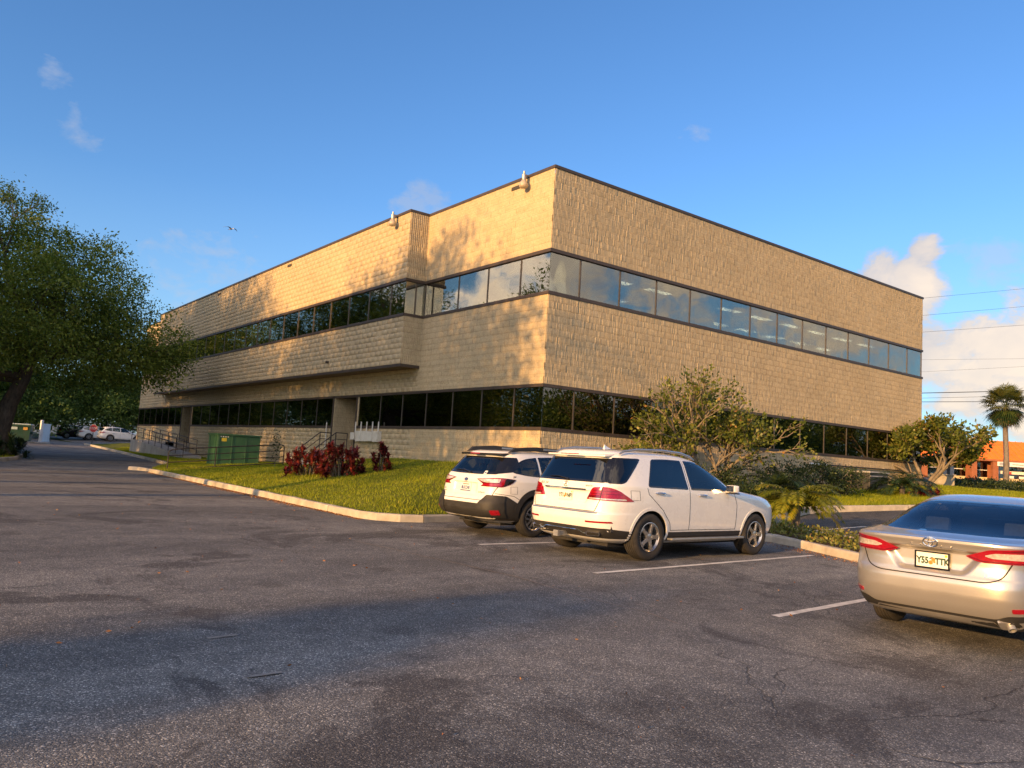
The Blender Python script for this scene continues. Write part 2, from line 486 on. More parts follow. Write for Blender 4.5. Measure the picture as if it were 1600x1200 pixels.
# long paving joint across the stalls
jp = [(-9.15, -6.5), (-9.0, -8.1), (-8.85, -10), (-8.8, -11.4), (-8.62, -12.3), (-8.76, -14.2), (-8.82, -16), (-8.9, -22)]
jm = MB(); D_ = densify(jp, .25); vs = []; fs = []
for i, p_ in enumerate(D_):
    k = RNG.normal(0, .012)
    for o_ in (-.014, .014): vs.append((p_[0] + o_ * (1 + RNG.normal(0, .3)) + k, p_[1], H(*p_) + .004))
for i in range(len(D_) - 1): fs.append((2*i, 2*i+1, 2*i+3, 2*i+2))
jm.add(vs, fs); tag(jm.build('paving_joint', mat('paving_joint', (.16, .14, .12), .9, var=.4, vscale=12, dirt=(.07, .06, .055))), kind='structure')
# ------------------------------------------------------------------ office building
ZR, ZC = 10.54, 10.45          # coping top / bottom
ZL2, ZL2b = 7.922, 7.82        # upper window head trim
ZS2, ZS2b = 6.602, 6.50        # upper sill trim
ZL1, ZL1b = 3.766, 3.67
ZS1, ZS1b = 2.454, 2.35
L, DEP = 23.86, 51.2           # right facade length, left facade length
REC, BEND, BD = 7.313, 43.5, .82   # projecting upper bay on the left facade

def mat_block(name, ribbed):
    m, nt = new_mat(name)
    co = objco(nt)
    sp = nd(nt, 'ShaderNodeSeparateXYZ'); nt.links.new(co, sp.inputs[0])
    h = math_(nt, 'ADD', sp.outputs[0], sp.outputs[1])
    cb = nd(nt, 'ShaderNodeCombineXYZ'); nt.links.new(h, cb.inputs[0]); nt.links.new(sp.outputs[2], cb.inputs[1])
    br = nd(nt, 'ShaderNodeTexBrick', offset=.5, ins={'Scale': 1.0, 'Mortar Size': .006, 'Mortar Smooth': .3, 'Bias': 0.0, 'Brick Width': .4064, 'Row Height': .2032,
            'Color1': (.50, .415, .275, 1), 'Color2': (.475, .39, .255, 1), 'Mortar': (.36, .28, .18, 1)})
    nt.links.new(cb.outputs[0], br.inputs['Vector'])
    n1 = noise(nt, co, .35, 5, .6); n2 = noise(nt, co, 22, 4, .7); n3 = noise(nt, co, 2.2, 5, .65)
    c = mixc(nt, 1.0, br.outputs[0], ramp(nt, n2, [(.25, (.78,)*3), (.75, (1.2,)*3)]), 'MULTIPLY')
    c = mixc(nt, 1.0, c, ramp(nt, n1, [(.3, (.9, .89, .87)), (.7, (1.06, 1.05, 1.03))]), 'MULTIPLY')
    c = mixc(nt, 1.0, c, ramp(nt, n3, [(.3, (.92, .92, .92)), (.7, (1.05, 1.05, 1.05))]), 'MULTIPLY')
    p = pbsdf(nt, Base_Color=c, Roughness=.95); p.inputs['Specular IOR Level'].default_value = .15
    hh = n2 if ribbed else math_(nt, 'SUBTRACT', math_(nt, 'MULTIPLY', n2, .8), br.outputs['Fac'])
    nt.links.new(bump(nt, hh, .4 if ribbed else .22, .010), p.inputs['Normal'])
    out(nt, p.outputs[0]); return m
M_rib = mat_block('fluted_block', True)
M_blk = mat_block('split_face_block', False)
M_trim = mat('bronze_trim', (.075, .058, .048), .5, metal=.3, var=.2, vscale=2.5, bmp=.05)
M_soff = mat('soffit', (.2, .14, .09), .8, var=.2, vscale=2)
M_gup = mat_glass('coated_glass_light', (.78, .82, .78), .24, (.95, .92, .82), wav=.12)
M_glo = mat_glass('tinted_glass_dark', (.24, .20, .16), .13, (.9, .93, .95), wav=.10)
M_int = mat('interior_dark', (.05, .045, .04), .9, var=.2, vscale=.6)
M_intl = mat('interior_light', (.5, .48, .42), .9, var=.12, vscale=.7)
M_ceil = mat('ceiling_tile', (.62, .60, .54), .9, var=.06, vscale=1.4)
M_panel = mat_emit('ceiling_panel', (1, .95, .82), 2.6)
M_blind = mat('roller_blind', (.34, .22, .11), .9, var=.15, vscale=1.5)
M_mull = mat('mullion_bronze', (.10, .085, .07), .45, metal=.4, var=.15)

BLD = empty('office_building', (0, 0, 0), 0, 'two-storey tan block office building with two bands of ribbon windows', 'building')
def bpart(name, mb, m, parent=None, **k): return mb.build(name, m, parent or BLD, **k)

def ribs(axis, a0, a1, fixed, sgn, z0, z1, depth=.016, pitch=.0508, jit=.0022, name='wall'):
    """fluted split-face block: axis 'x' (plane y=fixed) or 'y' (plane x=fixed); sgn = outward direction"""
    nc = max(1, round((z1 - z0) / .2032)); hc = (z1 - z0) / nc
    nr = max(1, round((a1 - a0) / pitch)); p = (a1 - a0) / nr
    off = np.array([.0, .24, .44, .90]) * p
    A = (a0 + np.arange(nr)[:, None] * p + off[None]).ravel(); A = np.append(A, a1)
    na = len(A)
    rows = []
    V = []
    for c in range(nc):
        zb = z0 + c * hc
        j = RNG.normal(0, jit, nr) + np.repeat(RNG.normal(0, jit * .6, nr // 8 + 1), 8)[:nr]
        top = np.clip(depth + j, .006, depth * 1.7)
        prof = np.zeros((nr, 4)); prof[:, 2] = top; prof[:, 3] = top + RNG.normal(0, jit * .4, nr); fl = np.where(RNG.random(nr) < .30, RNG.uniform(.4, .95, nr), RNG.uniform(0, .3, nr)); prof[:, 0] = top * fl; prof[:, 1] = top * fl
        prof = np.append(prof.ravel(), 0)
        for zz, k in ((zb, 0), (zb + .005, 1), (zb + hc - .005, 1), (zb + hc, 0)):
            d = prof * (1 if k else .90)
            z = np.full(na, zz)
            V.append(np.stack([A, fixed + sgn * d, z], 1) if axis == 'x' else np.stack([fixed + sgn * d, A, z], 1))
    V = np.concatenate(V); nrow = nc * 4
    i = np.arange(nrow - 1)[:, None] * na + np.arange(na - 1)[None]
    F = np.stack([i, i + 1, i + na + 1, i + na], -1).reshape(-1, 4)
    if (axis == 'x' and sgn > 0) or (axis == 'y' and sgn < 0): F = F[:, ::-1]
    return obj(name, np_mesh(name, V, F), M_rib, BLD)

def blocks(axis, a0, a1, fixed, sgn, z0, z1, name='wall'):
    """plain split-face block: each course a slightly different face, joints recessed"""
    nc = max(1, round((z1 - z0) / .2032)); hc = (z1 - z0) / nc
    nb = max(1, round((a1 - a0) / .4064)); bw = (a1 - a0) / nb
    V = []; F = []
    def P(a, d, z): return (a, fixed + sgn * d, z) if axis == 'x' else (fixed + sgn * d, a, z)
    flip = (axis == 'x' and sgn > 0) or (axis == 'y' and sgn < 0)
    for c in range(nc):
        zb = z0 + c * hc; o = (c % 2) * bw / 2
        edges = [a0] + [a0 + o + k * bw for k in range(0 if o else 1, nb)] + [a1]
        for s0, s1 in zip(edges[:-1], edges[1:]):
            d = .006 + RNG.normal(0, .0016); b = len(V); g = .003
            V += [P(s0, 0, zb), P(s1, 0, zb), P(s1, 0, zb + hc), P(s0, 0, zb + hc), P(s0 + g, d, zb + g), P(s1 - g, d + RNG.normal(0, .001), zb + g), P(s1 - g, d, zb + hc - g), P(s0 + g, d, zb + hc - g)]
            for q in ((4, 5, 6, 7), (0, 1, 5, 4), (1, 2, 6, 5), (2, 3, 7, 6), (3, 0, 4, 7)):
                F.append([b + t for t in (q[::-1] if flip else q)])
    return obj(name, np_mesh(name, V, F), M_blk, BLD)

# right (shaded) facade, y = 0, looks to -y
ribs('x', 0, L, 0, -1, ZL2, ZC)
ribs('x', 0, L, 0, -1, ZL1, ZS2b)
ribs('x', 0, L, 0, -1, .55, ZS1b)
# left facade near bay
ribs('y', 0, REC, 0, -1, ZL2, ZC)
ribs('y', 0, REC, 0, -1, ZL1, ZS2b)
AL = [(12.25, 14.44), (36.4, 38.55)]    # entrance recesses
blocks('y', REC, BEND, 0, -1, ZL1, 4.69)
blocks('y', BEND, DEP, 0, -1, ZL1, ZS2b)
blocks('y', BEND, DEP, 0, -1, ZL2, ZC)
ribs('y', 0, 7.6, 0, -1, .3, ZS1b)
blocks('y', 7.6, AL[0][0], 0, -1, .3, ZS1b); blocks('y', AL[0][1], AL[1][0], 0, -1, .1, ZS1b); blocks('y', AL[1][1], DEP, 0, -1, .1, ZS1b)
# projecting bay
ZB = 4.69
blocks('y', REC, BEND, -BD, -1, ZL2, ZC); blocks('y', REC, BEND, -BD, -1, ZB, ZS2b)
for (z0, z1) in ((ZL2, ZC), (ZB, ZS2b)):
    ribs('x', -BD, 0, REC, -1, z0, z1, depth=.025, pitch=.082, jit=.001)
    bpart('wall', MB().add([(-BD, BEND, z0), (0, BEND, z0), (0, BEND, z1), (-BD, BEND, z1)], [(0, 1, 2, 3)][::-1]), M_blk)
bpart('soffit', MB().box(-BD + .01, -.012, REC + .01, BEND - .01, ZB - .06, ZB - .004), M_soff)
bpart('soffit_trim', MB().box(-BD - .02, -BD + .012, REC - .03, BEND, ZB - .085, ZB + .02).box(-BD + .013, -.014, REC - .03, REC + .008, ZB - .086, ZB + .02), M_trim)
# entrance recesses
for i, (y0, y1) in enumerate(AL):
    ribs('x', .002, 1.3, y1, -1, .3, ZL1, depth=.025, pitch=.08, jit=.001, name='recess_wall')
    bpart('recess_wall', MB().box(.004, 1.3, y0 - .2, y0, .3, ZL1 - .004), M_blk)
    bpart('recess_ceiling', MB().box(.004, 1.3, y0 + .002, y1 - .03, ZL1 - .06, ZL1 - .01), M_soff)
    bpart('landing', MB().box(-.9 if i == 0 else -.9, 1.3, y0 + .003, y1 - .028, .3, 1.22), M_conc2)
    d = bpart('door', MB().box(1.22, 1.28, y0 + .5, y1 - .5, 1.23, 3.4), M_glo)
    bpart('door_frame', MB().box(1.19, 1.3, y0 + .42, y0 + .5, 1.23, 3.5).box(1.19, 1.3, y1 - .5, y1 - .42, 1.23, 3.5).box(1.19, 1.3, y0 + .5, y1 - .5, 3.41, 3.5), M_trim, d)
    bpart('door_handle', MB().tube([(1.19, y1 - .6, 2.0), (1.15, y1 - .6, 2.0), (1.15, y1 - .6, 2.6), (1.19, y1 - .6, 2.6)], .012), M_mull, d)
    bpart('recess_wall', MB().box(1.3, 1.4, y0 - .2, y1 + .1, .3, ZL1 - .004), M_int)

# coping, heads and sills
e = .035
def trimrun(name, z0, z1, p, lo_bay=True):
    mb = MB()
    mb.box(-p, L + p, -p, .10, z0, z1)                      # right facade
    mb.box(-p + .001, .10, .101, REC - p - .001, z0, z1)
    if lo_bay:
        mb.box(-BD - p, .10, REC - p, REC + .08, z0 + .001, z1 + .001)
        mb.box(-BD - p, -BD + .10, REC + .081, BEND + p, z0, z1)
        mb.box(-BD + .101, .10, BEND - .08, BEND + p, z0, z1)
        mb.box(-p, .10, BEND + p + .001, DEP + p, z0, z1)
    else:
        mb.box(-p, .10, REC - p, AL[0][0] - .06, z0, z1); mb.box(-p, .10, AL[0][1] + .06, AL[1][0] - .06, z0, z1); mb.box(-p, .10, AL[1][1] + .06, DEP + p, z0, z1)
    return bpart(name, mb, M_trim)
trimrun('coping', ZC, ZR, .045)
trimrun('window_head', ZL2b, ZL2, .04); trimrun('window_sill', ZS2b, ZS2, .04)
trimrun('window_head', ZL1b, ZL1, .035, False); trimrun('window_sill', ZS1b, ZS1, .035, False)
for (y0, y1) in AL:
    bpart('recess_frame', MB().box(-.03, .1, y0 - .11, y0 - .005, .4, ZL1b - .003), M_trim)
    bpart('recess_frame', MB().box(-.03, .1, y1 + .005, y1 + .11, .4, ZL1b - .003), M_trim)
    bpart('wall', MB().box(-.01, .1, y0 - .004, y1 + .004, ZL1b, ZL1), M_trim)

# windows: every pane a part with its mullion
def pane(axis, a0, a1, fixed, z0, z1, m, mull=True):
    g = .012
    mb = MB()
    if axis == 'x': mb.box(a0 + g, a1 - g, fixed, fixed + .012, z0, z1)
    else: mb.box(fixed, fixed + .012, a0 + g, a1 - g, z0, z1)
    o = bpart('window', mb, m)
    if mull:
        w = .024; mm = MB()
        if axis == 'x': mm.box(a1 - w, a1 + w, fixed - .018, fixed + .03, z0, z1)
        else: mm.box(fixed - .018, fixed + .03, a1 - w, a1 + w, z0, z1)
        bpart('mullion', mm, M_mull, o)
    return o
def span(a0, first, a1, step):
    e = [a0, first]
    while e[-1] + step < a1 - .5: e.append(e[-1] + step)
    e.append(a1); return list(zip(e[:-1], e[1:]))
for s in span(.03, 1.28, L - .02, 1.762):
    pane('x', *s, .03, ZS2, ZL2b, M_gup); pane('x', *s, .03, ZS1, ZL1b, M_glo)
for s in span(.03, 1.46, REC - .03, 1.775): pane('y', *s, .03, ZS2, ZL2b, M_gup)
for s in span(REC + .03, 8.43, BEND - .03, 1.795): pane('y', *s, -BD + .03, ZS2, ZL2b, M_gup)
pane('x', -BD + .03, -.35, REC + .03, ZS2, ZL2b, M_gup); pane('x', -.35, .03, REC + .03, ZS2, ZL2b, M_gup, False)
for s in span(BEND, 45.2, DEP - .03, 1.795): pane('y', *s, .03, ZS2, ZL2b, M_gup)
for s in span(.03, 1.43, AL[0][0] - .1, 1.745): pane('y', *s, .03, ZS1, ZL1b, M_glo)
for s in span(AL[0][1] + .1, 16.3, AL[1][0] - .1, 1.79): pane('y', *s, .03, ZS1, ZL1b, M_glo)
for s in span(AL[1][1] + .1, 40.3, DEP - .03, 1.79): pane('y', *s, .03, ZS1, ZL1b, M_glo)

# behind the panes: slabs, ceilings with light panels, an inner core, hidden rear walls
bpart('roof', MB().box(.05, L - .05, .05, DEP - .05, 10.2, 10.3).box(-BD + .05, .05, REC + .05, BEND - .05, 10.2, 10.3), M_conc2)
bpart('ceiling', MB().box(.05, L - .3, .05, DEP - .3, 7.86, 7.9).box(-BD + .05, .049, REC + .05, BEND - .05, 7.861, 7.9), M_ceil)
bpart('floor_slab', MB().box(.05, L - .3, .05, DEP - .3, 5.7, 5.95).box(-BD + .05, .049, REC + .05, BEND - .05, 5.7, 5.951), M_int)
bpart('ceiling', MB().box(.05, L - .3, .05, DEP - .3, 3.70, 3.76), M_int)
bpart('floor_slab', MB().box(.05, L - .3, .05, 12, 1.1, 1.25).box(1.42, L - .3, 12, DEP - .3, 1.1, 1.25), M_int)
bpart('inner_wall', MB().box(9, L - 6, 9, DEP - 8, 5.96, 7.85), M_intl)
bpart('inner_wall', MB().box(5, L - 5, 5, DEP - 5, 1.26, 3.69), M_int)
bpart('wall', MB().box(L - .25, L, .1, DEP, .3, ZC - .01).box(.05, L - .26, DEP - .25, DEP, .3, ZC - .01), M_blk)
bpart('inner_wall', MB().box(3.2, 3.3, .3, 8.9, 5.96, 7.85).box(8.2, 8.3, .3, 8.9, 5.96, 7.85), M_intl)
lp = MB()
for k in range(9):
    for j in range(3):
        x = 4.2 + k * 2.1; y = 1.3 + j * 2.2
        if abs(x - 8.2) < .8: continue
        lp.box(x - .6, x + .6, y - .15, y + .15, 7.845, 7.859)
bpart('ceiling_light', lp, M_panel)
bl = MB()
for (y0, y1) in ((2.2, 2.75), (6.1, 6.7), (8.6, 9.5), (9.9, 10.7), (19.5, 21.2), (21.6, 22.2)): bl.box(.16, .18, y0, y1, ZS1 + .02, ZL1b - .02)
bpart('blind', bl, M_blind)
# scuppers, camera, conduits
for (x, y) in ((-.005, 1.92), (-BD - .005, 29.9), (-BD - .005, 19.0)):
    bpart('scupper', MB().box(x - .03, x + .01, y - .24, y + .24, 10.21, 10.33), M_int)
cam_ = bpart('security_camera', MB().lathe([(.0, -.02), (.05, -.02), (.06, 0), (.06, .05)], 14, Matrix.Translation((-BD - .03, 13.6, 5.14)) @ Matrix.Rotation(R(90), 4, 'Y')).tube([(-BD, 13.6, 5.14), (-BD - .1, 13.6, 5.16), (-BD - .14, 13.5, 5.12)], [.03, .03, .05]), M_trim)
M_lampg = mat('lamp_prismatic_glass', (.42, .35, .25), .25, var=.15, vscale=20, coat=.5)
M_galv = mat('galvanised', (.42, .42, .41), .45, metal=.7, var=.15, vscale=12)
for (x, y) in ((-.0, 1.25), (-BD, 8.28)):
    lm = bpart('wall_lamp', MB().lathe([(.075, .2), (.085, .25), (.085, .42), (.05, .45), (.045, .56), (.0, .57)], 16, Matrix.Translation((x - .24, y, 10.14)) @ Matrix.Scale(.82, 4)).tube([(x - .02, y, 10.5), (x - .12, y, 10.5), (x - .26, y, 10.48)], .022), M_galv)
    bpart('lamp_shade', MB().lathe([(.0, -.13), (.12, -.12), (.17, -.06), (.18, 0), (.15, .1), (.09, .2)], 20, Matrix.Translation((x - .24, y, 10.14)) @ Matrix.Scale(.82, 4)), M_lampg, lm, smooth=True, auto=60)
M_mbox = mat('meter_enclosure', (.62, .60, .54), .5, var=.1, vscale=8, dirt=(.35, .3, .24))
for k, (w, h) in enumerate(((.36, .30), (.42, .42), (.55, .42), (.5, .38), (.42, .42))):
    y = 12.05 - k * .5
    mtp = bpart('electric_meter_box', MB().box(-.2, -.016, y - min(w, .49) / 2, y + min(w, .49) / 2, 2.02 - h / 2, 2.02 + h / 2, .008), M_mbox)
    bpart('conduit', MB().tube([(-.09, y - .05, 2.15), (-.09, y - .05, 2.62)], .028), M_mbox, mtp)
bpart('conduit', MB().tube([(-.07, 14.9, 1.5), (-.07, 14.9, 2.6)], .03), M_mbox)
# ------------------------------------------------------------------ cars
def pip(poly, x, y):
    """vectorised point in polygon"""
    c = np.zeros(x.shape, bool); n = len(poly)
    for i in range(n):
        x0, y0 = poly[i]; x1, y1 = poly[(i + 1) % n]
        cond = ((y0 > y) != (y1 > y))
        with np.errstate(divide='ignore', invalid='ignore'):
            xi = (x1 - x0) * (y - y0) / (y1 - y0 + 1e-12) + x0
        c ^= cond & (x < xi)
    return c

def rpoly(poly, r, n=4):
    """round the corners of a polygon; r a number or one per corner"""
    out_ = []; m = len(poly)
    for i in range(m):
        p = Vector(poly[i]); a = Vector(poly[i - 1]); b = Vector(poly[(i + 1) % m])
        ri = r[i] if isinstance(r, (list, tuple)) else r
        da = (a - p); db = (b - p)
        k = min(ri, da.length * .45, db.length * .45)
        if k < 1e-4: out_.append((p.x, p.y)); continue
        A = p + da.normalized() * k; B = p + db.normalized() * k
        for j in range(n + 1):
            t = j / n; q = A * (1 - t) ** 2 + p * 2 * t * (1 - t) + B * t * t
            out_.append((q.x, q.y))
    return out_

def inset(poly, d):
    m = len(poly); ar = sum(poly[i][0] * poly[(i+1) % m][1] - poly[(i+1) % m][0] * poly[i][1] for i in range(m))
    s = 1 if ar > 0 else -1; o = []
    for i in range(m):
        p = Vector(poly[i]); a = Vector(poly[i - 1]); b = Vector(poly[(i + 1) % m])
        t0 = (p - a); t1 = (b - p)
        t0 = t0.normalized() if t0.length > 1e-9 else t1.normalized(); t1 = t1.normalized() if t1.length > 1e-9 else t0
        n0 = Vector((-t0.y, t0.x)) * s; n1 = Vector((-t1.y, t1.x)) * s
        nn = n0 + n1; nn = nn.normalized() if nn.length > 1e-6 else n0
        k = d / max(.5, nn.dot(n0)); q = p + nn * k; o.append((q.x, q.y))
    return o

class Shape:
    """car body as stacked plan outlines: rows (z, y_rear, y_front, half width, squareness)"""
    def __init__(s, rows, disp=None, sub=9):
        rows = np.array(rows, float); n = len(rows)
        t = np.arange(n); tt = np.linspace(0, n - 1, (n - 1) * sub + 1)
        out_ = []
        for c in range(rows.shape[1]):
            y = rows[:, c]; d = np.diff(y); m = np.zeros(n)
            for i in range(1, n - 1):
                if d[i-1] * d[i] > 0: m[i] = 2 * d[i-1] * d[i] / (d[i-1] + d[i])
            m[0] = d[0]; m[-1] = d[-1]
            i = np.clip(tt.astype(int), 0, n - 2); u = tt - i
            out_.append((2*u**3 - 3*u**2 + 1) * y[i] + (u**3 - 2*u**2 + u) * m[i] + (-2*u**3 + 3*u**2) * y[i+1] + (u**3 - u**2) * m[i+1])
        s.z, s.yr, s.yf, s.w, s.n = out_; s.disp = disp
        s.z = np.maximum.accumulate(s.z + np.arange(len(s.z)) * 1e-7)
    def at(s, z): return [np.interp(z, s.z, a) for a in (s.yr, s.yf, s.w, s.n)]
    def _post(s, x, y, z):
        if s.disp is not None:
            yr, yf, w, n = s.at(z)
            y = y + s.disp(x, y, z) * (y < (yr + yf) / 2)
        return y
    def side(s, y, z, sg=1, off=0.0):
        yr, yf, w, n = s.at(z); yc = (yr + yf) / 2; l = (yf - yr) / 2
        k = np.clip(1 - np.abs((y - yc) / l) ** n, 0, 1) ** (1 / n)
        return (sg * (w * k + off), y, z)
    def rear(s, x, z, off=0.0):
        yr, yf, w, n = s.at(z); yc = (yr + yf) / 2; l = (yf - yr) / 2
        k = np.clip(1 - np.abs(x / w) ** n, 0, 1) ** (1 / n)
        y = yc - l * k
        return (x, float(s._post(np.array(x), np.array(y), np.array(z))) - off, z)
    def front(s, x, z, off=0.0):
        yr, yf, w, n = s.at(z); yc = (yr + yf) / 2; l = (yf - yr) / 2
        k = np.clip(1 - np.abs(x / w) ** n, 0, 1) ** (1 / n)
        return (x, yc + l * k + off, z)
    def wrap(s, a, z, off=0.0):
        """a = arc length along the outline from the rear centre, + to the right"""
        sg = 1 if a >= 0 else -1; a = abs(a)
        yr, yf, w, n = s.at(z); yc = (yr + yf) / 2; l = (yf - yr) / 2
        qx = np.concatenate([np.linspace(0, 1, 160), np.ones(240)]); qy = np.concatenate([-np.ones(160), np.linspace(-1, .2, 240)])
        d = (np.abs(qx) ** n + np.abs(qy) ** n) ** (1 / n); x = w * qx / d; y = yc + l * qy / d
        y = s._post(x, y, np.full_like(x, z))
        L = np.concatenate([[0], np.cumsum(np.hypot(np.diff(x), np.diff(y)))])
        px = np.interp(a, L, x); py = np.interp(a, L, y)
        tx = np.interp(a + .01, L, x) - np.interp(a - .01, L, x); ty = np.interp(a + .01, L, y) - np.interp(a - .01, L, y)
        nl = math.hypot(tx, ty) + 1e-9; nx, ny = ty / nl, -tx / nl
        return (sg * (px + nx * off), py + ny * off, z)
    def body(s, nr=130, ns=300, nf=50, holes=(), inset_=0.0, zlo=None, zhi=None, flip=False):
        q = np.concatenate([np.stack([np.linspace(-1, 1, nr, endpoint=False), -np.ones(nr)], 1), np.stack([np.ones(ns), np.linspace(-1, 1, ns, endpoint=False)], 1),
                            np.stack([np.linspace(1, -1, nf, endpoint=False), np.ones(nf)], 1), np.stack([-np.ones(ns), np.linspace(1, -1, ns, endpoint=False)], 1)])
        sel = np.ones(len(s.z), bool)
        if zlo is not None: sel &= s.z >= zlo
        if zhi is not None: sel &= s.z <= zhi
        zz = s.z[sel]
        V = []
        for z in zz:
            yr, yf, w, n = s.at(z); w = max(w - inset_, .02); yr = yr + inset_; yf = yf - inset_; yc = (yr + yf) / 2; l = (yf - yr) / 2
            d = (np.abs(q[:, 0]) ** n + np.abs(q[:, 1]) ** n) ** (1 / n)
            x = w * q[:, 0] / d; y = yc + l * q[:, 1] / d
            if not inset_: y = s._post(x, y, np.full_like(x, z))
            V.append(np.stack([x, y, np.full_like(x, z - inset_ * .6 * (z > 1.2))], 1))
        na = len(q); nz = len(zz); V = np.concatenate(V)
        i = np.arange(nz - 1)[:, None] * na; k = np.arange(na)[None]; k2 = (k + 1) % na
        F = np.stack([i + k, i + k2, i + na + k2, i + na + k], -1).reshape(-1, 4)
        C = V[F].mean(1)
        side = np.tile((np.arange(na) >= nr) & (np.arange(na) < nr + ns) | (np.arange(na) >= nr + ns + nf), nz - 1)
        qa = np.tile(np.arange(na), nz - 1); rearm = (qa < nr) | ((qa < nr + 25) | (qa > na - 25)); frontm = ((qa > nr + ns - 20) & (qa < nr + ns + nf + 20))
        keep = np.ones(len(F), bool)
        for (kind, poly) in holes:
            if kind == 'side': keep &= ~(side & (np.abs(C[:, 0]) > .35) & pip(poly, C[:, 1], C[:, 2]))
            elif kind == 'rear': keep &= ~(rearm & (C[:, 1] < 1.0) & pip(poly, C[:, 0], C[:, 2]))
            elif kind == 'front': keep &= ~(frontm & pip(poly, C[:, 0], C[:, 2]))
            elif kind == 'arch':
                cy, cz, r = poly; keep &= ~(side & ((C[:, 1] - cy) ** 2 + (C[:, 2] - cz) ** 2 < r * r))
        F = F[keep]
        if flip: F = F[:, ::-1]
        me = np_mesh('body', V, F)
        bm = bmesh.new(); bm.from_mesh(me)
        if zlo is None:      # close floor and roof
            bmesh.ops.holes_fill(bm, edges=[e for e in bm.edges if e.is_boundary and (all(abs(v.co.z - zz[0]) < 1e-4 for v in e.verts))], sides=0)
        bmesh.ops.delete(bm, geom=[v for v in bm.verts if not v.link_faces], context='VERTS')
        bm.to_mesh(me); bm.free()
        return me

def patch(poly, fn, off=.004, thick=.012, step=.06, ring=None):
    """2D polygon laid on the body by fn(u, v, off); a thin solid with its own edge"""
    bm = bmesh.new()
    if ring:
        P = [Vector(p) for p in poly]; Q = [Vector(p) for p in inset(poly, ring)]
        D = []; m = len(P)
        for i in range(m):
            n = max(1, int((P[(i+1) % m] - P[i]).length / step))
            for k in range(n): D.append((P[i].lerp(P[(i+1) % m], k / n), Q[i].lerp(Q[(i+1) % m], k / n)))
        A = [bm.verts.new((a.x, a.y, 0)) for a, b in D]; B = [bm.verts.new((b.x, b.y, 0)) for a, b in D]; m = len(D)
        for i in range(m): bm.faces.new((A[i], A[(i+1) % m], B[(i+1) % m], B[i]))
    else:
        bm.faces.new([bm.verts.new((p[0], p[1], 0)) for p in poly])
        bmesh.ops.triangulate(bm, faces=bm.faces[:])
        for ax in (0, 1):
            lo = min(p[ax] for p in poly); hi = max(p[ax] for p in poly); n = int((hi - lo) / step)
            for i in range(1, n + 1):
                co = [0, 0, 0]; no = [0, 0, 0]; co[ax] = lo + i * (hi - lo) / (n + 1); no[ax] = 1
                bmesh.ops.bisect_plane(bm, geom=bm.verts[:] + bm.edges[:] + bm.faces[:], plane_co=co, plane_no=no, dist=1e-6)
    bmesh.ops.recalc_face_normals(bm, faces=bm.faces[:])
    bm.verts.index_update(); bm.faces.index_update()
    uv_ = [(v.co.x, v.co.y) for v in bm.verts]
    top = [Vector(fn(u, v, off)) for u, v in uv_]; bot = [Vector(fn(u, v, off - thick)) for u, v in uv_]
    F = [[v.index for v in f.verts] for f in bm.faces]
    bd = [(e.verts[0].index, e.verts[1].index, e.link_faces[0]) for e in bm.edges if e.is_boundary]
    # orient outward
    f0 = max(F, key=len); c = sum((top[i] for i in f0), Vector()) / len(f0); nrm = (top[f0[1]] - top[f0[0]]).cross(top[f0[2]] - top[f0[1]])
    outw = top[f0[0]] - bot[f0[0]]
    if nrm.dot(outw) < 0: F = [f[::-1] for f in F]
    n = len(top)
    S = []
    ed = {}
    for f in F:
        for a, b in zip(f, f[1:] + f[:1]): ed[(a, b)] = 1
    for a, b, _ in bd:
        if (a, b) in ed: S.append((b, a, n + a, n + b))
        else: S.append((a, b, n + b, n + a))
    bm.free()
    mb = MB(); mb.add(top + bot, F + S)
    return mb

def strip(pts, w, fn, off=.0025, step=.05):
    """thin line along a 2D polyline on the body (shut lines, trim)"""
    P = [Vector(p) for p in pts]; D = []
    for a, b in zip(P[:-1], P[1:]):
        n = max(1, int((b - a).length / step)); D += [a.lerp(b, k / n) for k in range(n)]
    D.append(P[-1]); vs = []; fs = []
    for i, p in enumerate(D):
        t = (D[min(i+1, len(D)-1)] - D[max(i-1, 0)]).normalized(); n = Vector((-t.y, t.x)) * w / 2
        for q, o in ((p - n, off - .01), (p - n, off), (p + n, off), (p + n, off - .01)): vs.append(fn(q.x, q.y, o))
    for i in range(len(D) - 1):
        for k in range(3): fs.append((4*i+k, 4*i+4+k, 4*i+5+k, 4*i+1+k))
    mb = MB(); mb.add(vs, fs); return mb

def tyre_mb(r, w, rr):
    h = w / 2
    prof = [(rr, -h * .80), (rr + .02, -h * .93), (r - .07, -h), (r - .03, -h * .97), (r - .008, -h * .84)]
    g = 5
    for k in range(g):
        a = -h * .80 + k * (h * 1.6 / g); b = a + h * 1.6 / g
        prof += [(r, a + .004), (r, b - .012), (r - .009, b - .010), (r - .009, b)]
    prof += [(r, h * .80), (r - .008, h * .84), (r - .03, h * .97), (r - .07, h), (rr + .02, h * .93), (rr, h * .80)]
    return prof

